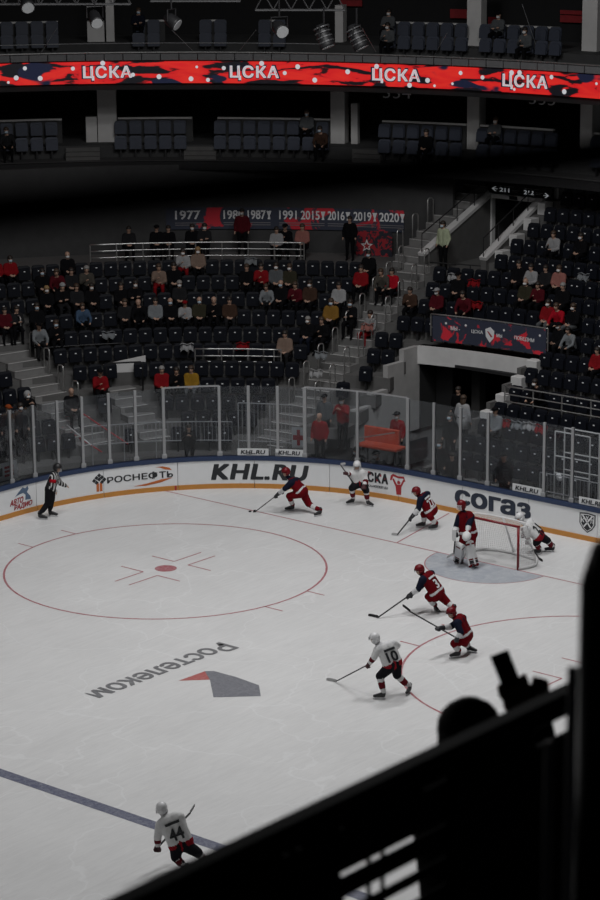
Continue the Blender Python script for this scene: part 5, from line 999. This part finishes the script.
def player(label, team, a1, a2, t1, t2, k1, k2, pel, ch, s1, s2, head, face, e1, e2, stk=None, hands=None, number=None, name=None, goalie=False, ref=False):
    C = TEAM[team]; A1, A2 = on_z(*a1, 0.13), on_z(*a2, 0.13); anc = (A1+A2)/2; anc.z = 0
    D = lambda q: on_depth(q[0], q[1], anc, q[2] if len(q) > 2 else 0.0)
    K1, K2, PE, CH, S1, S2, HD, E1, E2 = map(D, (k1, k2, pel, ch, s1, s2, head, e1, e2))
    if stk:
        top = D(stk[0]); hl = D(stk[1]) if len(stk[1]) > 2 else on_z(*stk[1], 0.03); te = D(stk[2]) if len(stk[2]) > 2 else on_z(*stk[2], 0.03); H = []
        for h in hands: H.append(top.lerp(hl, h) if isinstance(h, float) else D(h))
    else: H = [D(h) for h in hands]
    r = empty('person', anc, label, 'person'); L = lambda p: p-anc
    A1, A2, K1, K2, PE, CH, S1, S2, HD, E1, E2 = map(L, (A1, A2, K1, K2, PE, CH, S1, S2, HD, E1, E2)); HL = [L(h) for h in H]
    side = (S2-S1).normalized(); upv = (CH-PE).normalized(); nb = side.cross(upv).normalized()
    if nb.dot(HF) > 0: nb = -nb
    f = vec(*face); sq = (nb, 0.80); P = head_prims(HD, f, 0)
    P.append((HD-V((0, 0, 0.08)), CH+upv*0.06, 0.06, 0.075, 2)); P.append((S1.lerp(S2, 0.12), S1.lerp(S2, 0.88), 0.118, 0.118, 2))
    for q in (-0.09, 0.09): P.append((CH+side*q, CH.lerp(PE, 0.85)+side*q, 0.165, 0.175, 1, sq))
    P.append((CH.lerp(PE, 0.98)-side*0.09, CH.lerp(PE, 0.98)+side*0.09, 0.178, 0.178, 5, sq))
    if team == 'red' and not ref: P.append((CH.lerp(PE, 0.80)-side*0.092, CH.lerp(PE, 0.80)+side*0.092, 0.179, 0.179, 1, sq)); P.append((CH.lerp(PE, 0.91)-side*0.094, CH.lerp(PE, 0.91)+side*0.094, 0.184, 0.184, 3, sq)); P.append((CH.lerp(PE, 1.02)-side*0.094, CH.lerp(PE, 1.02)+side*0.094, 0.186, 0.186, 5, sq))
    for Sx, E, Hx in ((S1, E1, HL[0]), (S2, E2, HL[1])):
        P.append((Sx, E, 0.098, 0.082, 2 if team == 'red' else 1)); P.append((E, E.lerp(Hx, 0.42), 0.082, 0.072, 3)); P.append((E.lerp(Hx, 0.42), E.lerp(Hx, 0.82), 0.072, 0.06, 1 if team == 'white' else 3))
    dn = V((0, 0, -0.08))
    hipd = side if abs((K2-K1).dot(side)) > 0.02 and (K2-K1).dot(side) > 0 else -side
    for sg, K, A in ((-1, K1, A1), (1, K2, A2)):
        hp = PE+hipd*0.10*sg+dn; P.append((PE+hipd*0.06*sg, hp, 0.15, 0.14, 4)); P.append((hp, K, 0.142, 0.108, 4)); P.append((K, K.lerp(A, 0.35), 0.095, 0.088, 6)); P.append((K.lerp(A, 0.35), K.lerp(A, 0.62), 0.09, 0.082, 7)); P.append((K.lerp(A, 0.62), A+V((0, 0, 0.06)), 0.080, 0.062, 6))
    mats = [SKIN, C['j'], C['y'], C['s'], C['p'], C['w'], C['k'], C['b']]
    if ref:
        sm = stripe_mat('referee_stripes', tuple(side*0.6+HR*0.8), (0.008, 0.008, 0.009), (0.6, 0.6, 0.6), 70.0); bk = TEAM['white']['p']; mats = [SKIN, sm, sm, sm, bk, bk, bk, bk]
    me = fuse(P, 0.021, 'body', mats, 3); link('body', me, r)
    h = link('helmet', HEL, r, HD+V((0, 0, 0.02))); h.rotation_euler = frame(f).to_euler(); setmat(h, 0, BOOT if ref else C['h']); vz = link('visor', VISM, h)
    for Hx, E in zip(HL, (E1, E2)):
        if ref: continue
        g = link('glove', GLOVE, r, Hx-(Hx-E).normalized()*0.03); g.rotation_euler = frame(Hx-E).to_euler(); setmat(g, 0, C['g'])
    if ref:
        for Hx, E in zip(HL, (E1, E2)):
            d = (Hx-E).normalized(); hm = fuse([(V((0, 0, 0)), V((0.06, 0, 0)), 0.035, 0.033, 0)]+[(V((0.06, y, 0)), V((0.12, y, -0.02)), 0.012, 0.010, 0) for y in (-0.03, -0.01, 0.012, 0.032)]+[(V((0.02, 0.03, 0)), V((0.07, 0.06, -0.02)), 0.013, 0.011, 0)], 0.009, 'hand', [SKIN], 1); g = link('hand', hm, r, Hx-d*0.05); g.rotation_euler = frame(d).to_euler()
    for A, K, t in ((A1, K1, t1), (A2, K2, t2)):
        d = (HR*t[0]+HF*t[1]).normalized(); pz = A-d*(-0.09)*1.0; sk = link('skate_boot', SKB, r, V((A.x, A.y, 0.0))+d*0.09); sk.rotation_euler = frame(d).to_euler(); link('skate_blade', SKL, sk)
    if stk: stick('stick of the %s' % label, top, hl, te, stk[3] if len(stk) > 3 else TAPEK)
    bvh = BVHTree.FromPolygons([v.co.copy() for v in me.vertices], [tuple(p.vertices) for p in me.polygons])
    sd = side if side.dot(_r) > 0 else -side
    def on_back(cx, cy, wd, hg, t, bold=0.03):
        def fn(a, b):
            p = PE.lerp(CH, cy)+sd*(cx+(a-0.5)*wd)+upv*((b-0.5)*hg); hit = bvh.ray_cast(p+nb*0.8, -nb)
            return (hit[0] if hit[0] else p+nb*0.16)+nb*0.012
        return text_on(fn, t, bold)
    if number: on_back(0.0, 0.52, 0.15*len(number), 0.27, number).build('jersey_number', C['n'], r)
    if name:                              # name strip, too small to read
        def bk(x, y): p = PE.lerp(CH, 0.98)+sd*x+upv*y; hit = bvh.ray_cast(p+nb*0.8, -nb); return (hit[0] if hit[0] else p+nb*0.16)+nb*0.012
        mb = MB(); mb.strip([bk(-0.15+0.05*i, -0.028) for i in range(7)], [bk(-0.15+0.05*i, 0.028) for i in range(7)]); mb.build('jersey_name_strip', C['n'], r)
    return r, dict(A1=A1, A2=A2, K1=K1, K2=K2, PE=PE, CH=CH, S1=S1, S2=S2, HD=HD, H=HL, E1=E1, E2=E2, f=f, nb=nb, side=side, anc=anc)
# linesman
r, J = player('striped black and white linesman skating along the corner boards', 'white', (49.8, 512), (39.5, 515), (1, -.2), (1, -.3), (51.5, 499.7, 0), (48, 503, -.05), (50.2, 489, 0), (54.2, 477.5, 0), (53.2, 477.2, -.2), (56.8, 478.2, .2), (57.4, 468.2, 0), (1, -.2, -.1), (52.2, 485.5, -.25), (60.5, 483.3, .25), None, [(56, 492.3, -.25), (67, 486.2, .28)], ref=True)
mb = MB(); c = J['S1'].lerp(J['E1'], 0.45); ax = (J['E1']-J['S1']).normalized(); mb.tube([c-ax*0.05, c+ax*0.05], 0.102, 12); mb.build('arm_band', CL['brightred'], r, True)
# red puck carrier
player('red hockey player stretching for the puck before the large board letters', 'red', (293, 506.5), (320.5, 511.3), (-1, -.1), (-.6, -.5), (289.3, 496, -.1), (308.5, 503.7, .05), (301.5, 490.5, 0), (293.8, 482.6, 0), (290.5, 483.2, -.22), (297, 480.2, .22), (286, 472.4, 0), (-1, -.2, -.25), (284.5, 489, -.25), (286.5, 488, .22), ((283.5, 490, -.05), (255.8, 511.3), (253, 511.5)), [0.24, 0.06])
# white at boards
player('white hockey player standing at the boards with stick raised', 'white', (353.3, 499.5), (367.5, 501.5), (-.9, -.5), (.8, -.8), (351.8, 488, -.15), (366.2, 490.8, -.15), (359.8, 482, 0), (358, 473.6, -.05), (352.3, 472.6, 0), (363.6, 472.6, 0), (357, 465.6, -.1), (-.3, -1, -.35), (349.5, 474.5, -.12), (365.8, 480, -.1), ((353, 482.5, -.3), (340.5, 464.8, -.2), (345.5, 464, -.2), TAPEW), [0.52, (363.8, 486, -.3)])
# red number twenty-something
player('red hockey player number 27 crouching over the stick beside the goal', 'red', (424.3, 523), (436.5, 525), (-1, 0), (-1, -.3), (423.8, 514, .05), (430, 516.5, -.2), (431, 510, 0), (423.5, 498.5, 0), (420, 500.5, -.2), (427.5, 494, .22), (416.3, 491.8, -.05), (-1, -.15, -.25), (418.5, 509.5, -.28), (419, 505.5, .2), ((416, 511.5, -.1), (397.2, 534.8), (392, 534), TAPEW), [0.28, 0.03], '27', True)
# white number 21 behind the goal
player('white hockey player number 21 leaning behind the goal net', 'white', (539.7, 550), (553.2, 547.6), (-.8, .3), (-.8, .3), (536.2, 543, -.12), (547.5, 540.5, .1), (538.5, 535, 0), (529, 526.5, 0), (526.2, 530.5, -.22), (530.5, 521.5, .22), (519.9, 517.8, 0), (-1, -.1, -.3), (528, 535.8, -.25), (523.5, 529.5, .2), ((523, 534, -.05), (539.7, 559.3), (541.5, 561)), [0.28, 0.03], '21')
# red number 3
player('red hockey player number 3 stretching low with stick on the ice', 'red', (435.3, 607), (454.5, 608.8), (.3, -.7), (-.5, -.6), (428.5, 596.5, -.1), (446.5, 601.5, .05), (437, 592.5, 0), (427.8, 577.8, 0), (422, 580.5, -.2), (431.5, 573.5, .22), (419.6, 570.2, 0), (-1, -.1, -.2), (418.3, 589.3, -.25), (420, 587.5, .2), ((411, 594.2, -.1), (378.2, 617.3), (369.2, 614.8)), [0.06, 0.01], '3', True)
# red with raised stick
player('red hockey player crouching with stick lifted across the body', 'red', (459, 652.3), (468, 646.8), (-.9, -.3), (.7, -.4), (454.3, 643.5, -.2), (464.3, 642.5, .0), (466, 635, 0), (459.5, 620.6, 0), (456.8, 623.5, -.22), (463, 618, .22), (451.3, 613, -.05), (-.8, -.6, -.2), (461, 632.5, -.35), (450, 627.2, .0), ((458.5, 639, -.38), (410.5, 611.8, -.1), (402.8, 605.2, -.05)), [0.03, 0.40])
# white number 10
player('white hockey player number 10 skating up the ice with stick low', 'white', (383.7, 694), (409.8, 687.5), (-.9, .1), (-.2, -.5), (380, 676, -.15), (397, 675, .08), (392.5, 663.5, 0), (386.5, 648.5, 0), (377.5, 649.5, -.1), (393.5, 643.5, .12), (374.6, 638.8, 0), (-.9, .4, -.15), (374, 657.5, -.15), (397.5, 645.5, .3), ((372.5, 662.3, -.15), (336.2, 681.3), (327.3, 679), TAPEW), [0.1, (395.5, 648.5, .38)], '10', True)
# white number 44
player('white hockey player number 44 seen from behind at the blue line', 'white', (182.5, 866), (206, 862), (.3, .8), (.3, .8), (175.8, 857, -.05), (197.5, 852.5, -.02), (181, 843.5, 0), (171.5, 820.8, .02), (160, 824.5, 0), (180, 816.5, .05), (161.7, 809.3, .1), (-.2, 1, -.2), (157.6, 838, .05), (184, 828, .25), ((156.5, 848.5, .05), (190, 813, .75), (195.5, 805.5, .85), TAPEW), [0.04, 0.5], '44', True)
# goalkeeper
r, J = player('goalkeeper in red and navy with white leg pads before the goal', 'red', (460.5, 558), (475, 562.5), (-.7, -.7), (-.3, -1), (461.3, 546.5, -.1), (471.5, 548, -.1), (468.3, 533.5, 0), (465.3, 516.3, 0), (459.5, 516.5, -.05), (471.5, 516.5, .05), (461.6, 505.2, -.05), (-.7, -.7, -.1), (456, 527, -.05), (468.5, 526, -.2), ((456, 531, -.2), (453.7, 554, -.3), (446.5, 557.5, -.35), TAPEW), [0.12, (467, 534, -.35)])
pw = mat('pad_white', (0.66, 0.66, 0.66), 0.6, var=0.05); pr_ = TEAM['red']['j']; pk = mat('pad_black', (0.015, 0.015, 0.018), 0.6)
for K, A in ((J['K1'], J['A1']), (J['K2'], J['A2'])):
    d = (K-A); up_ = d.normalized(); fw = (-nbv if False else vec(-.5, -.8, 0)); fw = (fw-up_*fw.dot(up_)).normalized(); M = Matrix((up_.cross(fw), fw, up_)).transposed(); c = A.lerp(K, 0.62)+fw*0.09; hgt = d.length+0.34
    mb = MB(); mb.box(c, (0.26, 0.13, hgt), M, 0, 0.04); pad = mb.build('leg_pad', pw, r)
    for f_, hh, m_ in ((-0.30, 0.10, pk), (-0.20, 0.05, pr_), (0.36, 0.06, pr_), (-0.42, 0.08, pr_)): mb = MB(); mb.box(c+up_*hgt*f_+fw*0.006, (0.264, 0.13, hh), M, 0, 0.01); mb.build('pad_stripe', m_, pad)
    for q in (-0.10, 0.10): mb = MB(); mb.box(c+M @ V((q, 0.05, 0)), (0.05, 0.06, hgt*0.86), M, 0, 0.02); mb.build('pad_roll', pw, pad)
f_ = (J['H'][1]-J['E2']).normalized(); M = frame(f_); mb = MB(); mb.ell(J['H'][1]+f_*0.06, (0.16, 0.13, 0.09), M, 12, 7); mt = mb.build('catching_glove', pw, r, True); mb = MB(); mb.box(J['H'][1]-f_*0.05, (0.12, 0.19, 0.10), M, 0, 0.02); mb.build('glove_cuff', pr_, mt)
f_ = V((0, 0, -1)); M = Matrix((HR, HF, V((0, 0, 1)))).transposed(); mb = MB(); mb.box(J['H'][0]+HF*-0.05-HR*0.05, (0.10, 0.20, 0.36), M, 0, 0.03); mb.build('blocker', pw, r)
M = frame(J['f']); mb = MB(); mb.ell(J['HD']+V((0, 0, 0.0)), (0.145, 0.125, 0.155), M, 12, 8); gm = mb.build('goalie_mask', TEAM['red']['h'], r, True); mb = MB(); 
for z_ in (-0.09, -0.05, -0.01, 0.03): mb.tube([J['HD']+M @ V((0.155*math.cos(math.radians(t)), 0.12*math.sin(math.radians(t)), z_)) for t in range(-50, 51, 20)], 0.006, 4)
for t in (-40, -15, 15, 40): mb.tube([J['HD']+M @ V((0.158*math.cos(math.radians(t)), 0.122*math.sin(math.radians(t)), z_)) for z_ in (-0.1, 0.04)], 0.006, 4)
mb.build('mask_cage', whiteplastic, gm); mb = MB(); mb.ell(J['HD']+M @ V((-0.03, 0, 0.09)), (0.08, 0.09, 0.075), M, 10, 6); mb.build('mask_crown', whiteplastic, gm, True)
# ================================================================== LAMPS AND TRUSS ABOVE THE TIER
def air(u, v, dist): D = ray(u, v); return CAM+D*(dist/math.hypot(D.x, D.y))
def truss(u0, u1, v0, v1, dist, label):
    root = empty('lighting_truss', air((u0+u1)/2, v0, dist), label, 'truss'); P0 = root.location.copy(); n = max(4, int((u1-u0)/9)); top = [air(u0+(u1-u0)*i/n, v0, dist) for i in range(n+1)]; dz = V((0, 0, -(v1-v0)/FPX*dist)); bk = HF*0.35
    for off in (V((0, 0, 0)), bk, dz, dz+bk): mb = MB(); mb.tube([p+off-P0 for p in top], 0.025, 6); mb.build('chord', alu2, root)
    mb = MB()
    for i in range(n): a, b = (V((0, 0, 0)), dz) if i % 2 else (dz, V((0, 0, 0))); mb.tube([top[i]+a-P0, top[i+1]+b-P0], 0.013, 4); mb.tube([top[i]+a+bk-P0, top[i+1]+b+bk-P0], 0.013, 4); mb.tube([top[i]+dz-P0, top[i+1]+dz+bk-P0], 0.013, 4)
    mb.build('lattice', alu2, root); return root
alu2 = mat('truss_grey', (0.16, 0.16, 0.165), 0.5, 0.5, var=0.15)
truss(255, 345, -6, 10, 80, 'dark lattice truss carrying the two large stage lamps'); truss(-15, 130, -12, 4, 80, 'dark lattice truss at the top left corner'); truss(150, 240, -14, 1, 80, 'dark lattice truss above the slim lamp')
lens = mat('lamp_lens', (0.55, 0.56, 0.57), 0.3, var=0.1); lampk = mat('lamp_black', (0.02, 0.02, 0.022), 0.5)
def lamp(u, v, dist, aim, rad, ln, label, ribs=False):
    c = air(u, v, dist); r = empty('stage_lamp', c, label, 'lamp', 'stage lamps on the trusses'); d = V(aim).normalized(); mb = MB(); mb.tube([-d*ln, -d*ln*0.7, -d*0.08, V((0, 0, 0))], [rad*0.55, rad*0.9, rad, rad], 14); mb.build('housing', lampk, r, True)
    mb = MB(); mb.tube([d*0.002, d*0.02], rad*0.88, 14); mb.build('lens', lens, r)
    if ribs:
        for i in range(4): mb = MB(); mb.tube([-d*(0.15+0.16*i), -d*(0.19+0.16*i)], rad*1.06, 14); mb.build('cooling_ring', alu2, r)
    m_ = -d*ln*0.5; sd = d.cross(V((0, 0, 1))).normalized()*(rad+0.05); mb = MB(); mb.tube([m_+sd, m_+sd+V((0, 0, 0.35)), m_-sd+V((0, 0, 0.35)), m_-sd], 0.025, 5); mb.tube([m_+V((0, 0, 0.35)), m_+V((0, 0, 0.9))], 0.03, 6); mb.build('yoke', lampk, r); return r
lamp(97, 23.5, 79, vec(.25, -.75, -.5), 0.21, 0.6, 'stage lamp with a pale round lens above the first screen word'); lamp(177.5, 25, 79, vec(.85, -.4, -.6), 0.22, 0.5, 'slim stage lamp turned aside between the trusses'); lamp(282.5, 32, 79, vec(.35, -.8, -.35), 0.23, 0.55, 'stage lamp with pale lens left of the large pair')
lamp(328, 47, 79, vec(.35, -.2, -.95), 0.25, 0.75, 'large ribbed stage lamp pointing down, near the lens lamp', True); lamp(362, 48, 79, vec(.45, -.2, -.95), 0.25, 0.8, 'large ribbed stage lamp pointing down, by the word on the screen', True); lamp(28, 8, 79, vec(.2, -.8, -.5), 0.22, 0.5, 'dim stage lamp under the top left truss')
for i, (a, b) in enumerate((((37, 59), (57, 28)), ((193, 51), (172, 30)), ((240, 50), (256, 30)), ((376, 52), (362, 28)), ((434, 56), (447, 33)), ((543, 66), (522, 4)))): P, Q = air(*a, 88.5), air(*b, 87); mb = MB(); mb.tube([P, Q], 0.012, 4); o = mb.build('stay_cable', alu, None, False, P); tag(o, 'thin pale stay cable rising from the upper balcony front', 'cable', 'stay cables on the balcony')
# ================================================================== FOREGROUND BALCONY
fgblack = mat('balustrade_black', (0.010, 0.010, 0.011), 0.32, var=0.2); fgk = mat('foreground_dark_cloth', (0.008, 0.008, 0.009), 0.85)
DZ = 2.4; XR = CAM.x-1.535*DZ; ZR_ = CAM.z-DZ-0.035
def yr(u): return CAM.y+DZ*float(np.interp(u, [130, 345, 560], [1.556, 1.895, 2.35]))
root = empty('balustrade', (XR, yr(335), ZR_-1.0), 'black metal balustrade running across the near balcony', 'railing'); P0 = root.location.copy()
def zx(u, v): D = ray(u, v); return (CAM+D*((XR-CAM.x)/D.x)).z      # height on the balustrade plane
def yx(u, v): D = ray(u, v); return (CAM+D*((XR-CAM.x)/D.x)).y
def bar(y0, y1, z1, z0, wd, name, m=fgblack): mb = MB(); mb.box(V((XR+wd/2, (y0+y1)/2, (z1+z0)/2))-P0, (wd, abs(y1-y0), z1-z0), None, 0, min(0.012, (z1-z0)/3, wd/3)); return mb.build(name, m, root)
zT = zx(345, 784.5); zt2_ = zx(430, 776); zg = [zx(390, q) for q in (806, 843, 851, 872, 884, 896, 912)]; ybot = zT-0.85
yA, yB, yC, yE = yx(-160, 1000), yx(335, 880), yx(446, 830), yx(586, 700)
bar(yA, yE, zT, zx(447, 769)+0.025, 0.07, 'top_rail'); bar(yA, yx(415, 785), zx(447, 769)+0.005, zg[1], 0.03, 'panel'); bar(yA, yB, zg[1], ybot, 0.03, 'panel'); bar(yx(412, 790), yC, zx(447, 778), zg[1], 0.010, 'slat')
for a_, b_ in ((zg[2], zg[3]), (zg[4], zg[5]), (zg[6], ybot)): bar(yB, yC, a_, b_, 0.010, 'slat')
for u_, v_, w_ in ((335, 880, .02), (367, 858, .008), (381, 878, .008), (449, 830, .03)): y = yx(u_, v_); bar(y-w_/2, y+w_/2, zT-0.05, ybot, 0.010, 'upright')
bar(yC, yx(528, 730), zx(447, 769)+0.005, ybot, 0.03, 'panel'); bar(yx(527, 745), yE+0.3, zx(540, 741), ybot, 0.03, 'panel')
for u_ in (275, 288, 330): mb = MB(); y = yx(u_, 850-(u_-275)*0.6); mb.box(V((XR+0.034, y, zT-0.14))-P0, (0.008, 0.018, 0.10)); mb.build('clip', darksteel, root)  # lighter pieces put in for faint reflections on the glossy panel
def near(u, v, dist): D = ray(u, v).normalized(); return CAM+D*dist
# edge post, its highlight added as a pale tube, and a slim steel upright
pt = near(622, 532, 4.6); mb = MB(); mb.tube([pt-V((0, 0, 2.4)), pt-V((0, 0, 0.10)), pt-V((0, 0, 0.03)), pt], [0.082, 0.075, 0.055, 0.02], 20); o = mb.build('balcony_post', fgblack, None, True, pt-V((0, 0, 2.4))); tag(o, 'thick black rounded post at the end of the balustrade', 'post')
for u_, v_, ln, r_, lb in ((573, 668, 0.9, 0.012, 'thin pale strip for the highlight along the thick black post'), (549, 742, 0.8, 0.010, 'short thin steel upright below the top rail')): q = near(u_, v_, 5.2); mb = MB(); mb.tube([q, q-V((0, 0, ln))], r_, 8); o = mb.build('upright_and_highlight', whiteplastic, None, True, q-V((0, 0, ln))); tag(o, lb, 'post')
# slim horizontal bar close by
ends = [on_z(u_, v_, CAM.z-0.19) for u_, v_ in ((-260, 236.5), (860, 126.5))]; mb = MB(); mb.tube([ends[0], ends[1]], 0.0118, 12)
for e in ends: mb.tube([e, e-V((0, 0, 1.2))], 0.014, 10)
o = mb.build('close_guard_rail', paintblack, None, True, ends[0]); tag(o, 'blurred black guard bar close to the viewer', 'railing')
# spectator holding up a phone beyond the balustrade
hd_ = near(472, 738, 8.0); a = V((0.75, -0.66, 0)).normalized(); BODYF, HDF = BODY['sit_cross']
basep = V((hd_.x, hd_.y, hd_.z-1.16)); yaw_dir = V((0.8, -0.6, 0)); pp = person(basep+yaw_dir*0.2, yaw_dir, 'sit_cross', fgk, fgk, 'dark silhouetted person beyond the balustrade holding up a phone', ('hair', HAIR['dark']), None, None, -1.15)
pp.location = hd_-Matrix.Rotation(pp.rotation_euler[2], 3, 'Z') @ HDF; hh = near(511, 697, 7.9); inv = lambda p: Matrix.Rotation(-pp.rotation_euler[2], 3, 'Z') @ (p-pp.location)
hr = empty('hand_root_tmp'); bpy.data.objects.remove(hr)
X_, Y_, Z_ = HR, HF, V((0, 0, 1)); tl = (Z_*0.93-X_*0.36).normalized(); rt = tl.cross(-HF).normalized(); rt = rt if rt.dot(HR) > 0 else -rt
pc = near(507, 673, 7.9); mb = MB(); Mph = Matrix((rt, -HF, tl)).transposed(); mb.box((0, 0, 0), (0.062, 0.009, 0.145), Mph, 0, 0.003); ph = mb.build('smartphone', mat('phone_black', (0.006, 0.006, 0.007), 0.3), None, False); ph.location = pc; tag(ph, 'black smartphone held up above the balustrade', 'phone')
sc_ = MB(); sc_.box((HF*0.006), (0.056, 0.002, 0.13), Mph); sc_.build('screen', mat('phone_glass', (0.01, 0.01, 0.012), 0.1), ph)
base_h = pc-tl*0.105; W = lambda x, y, z: inv(base_h+rt*x+HF*y+tl*z)
Pm = [(W(0, 0.0, -0.05), W(0.0, 0.0, 0.02), 0.034, 0.042, 0), (W(0.01, 0, 0), W(-0.012, 0.0, 0.0), 0.04, 0.04, 0)]
for i, z in enumerate((-0.012, 0.012, 0.036, 0.058)): x1 = 0.036; Pm += [(W(0.03, 0.012, z*0.8), W(0.048, 0.016, z+0.012), 0.011, 0.010, 0), (W(0.048, 0.016, z+0.012), W(0.036, -0.014, z+0.02), 0.010, 0.009, 0)]
Pm += [(W(-0.025, 0.0, 0.0), W(-0.042, -0.004, 0.045), 0.014, 0.012, 0), (W(-0.042, -0.004, 0.045), W(-0.036, -0.014, 0.078), 0.012, 0.010, 0)]
Pm += [(W(0.0, 0.0, -0.05), W(0.03, 0.05, -0.27), 0.030, 0.048, 1), (W(0.03, 0.05, -0.27), inv(pp.location-yaw_dir*0.12+Z_*0.92+HR*0.12), 0.05, 0.07, 1)]
link('raised_arm', fuse(Pm, 0.007, 'raised_arm', [SKIN, fgk], 2), pp)
hb = near(540.5, 690, 7.95); W2 = lambda x, y, z: inv(hb+HR*x+HF*y+Z_*z)
Pm = [(W2(0, 0, -0.03), W2(0, 0, 0.01), 0.030, 0.030, 0)]
for i in range(4): Pm += [(W2(-0.022+0.014*i, 0.0, 0.015), W2(-0.020+0.013*i, 0.004, 0.040-0.004*i), 0.009, 0.008, 0), (W2(-0.020+0.013*i, 0.004, 0.040-0.004*i), W2(-0.018+0.012*i, -0.02, 0.03-0.004*i), 0.008, 0.007, 0)]
Pm += [(W2(-0.02, 0, 0), W2(-0.03, -0.015, 0.02), 0.010, 0.008, 0), (W2(0, 0, -0.04), W2(0.03, 0.03, -0.26), 0.028, 0.045, 1), (W2(0.03, 0.03, -0.26), inv(pp.location-yaw_dir*0.10+Z_*0.90+HR*0.18), 0.045, 0.07, 1)]
link('raised_arm', fuse(Pm, 0.007, 'raised_arm', [SKIN, fgk], 2), pp)
bpos = basep+HR*0.35; mb = MB(); mb.box((0, 0, 0), (1.5, 1.1, 0.12), Matrix((HR, HF, V((0, 0, 1)))).transposed(), 0, 0.01); bn = mb.build('floor_near_balcony', concrete_dk, None, False); bn.location = bpos-V((0, 0, 0.08))+HR*0.5; tag(bn, 'dark concrete step of the near balcony', None, None, 'structure')
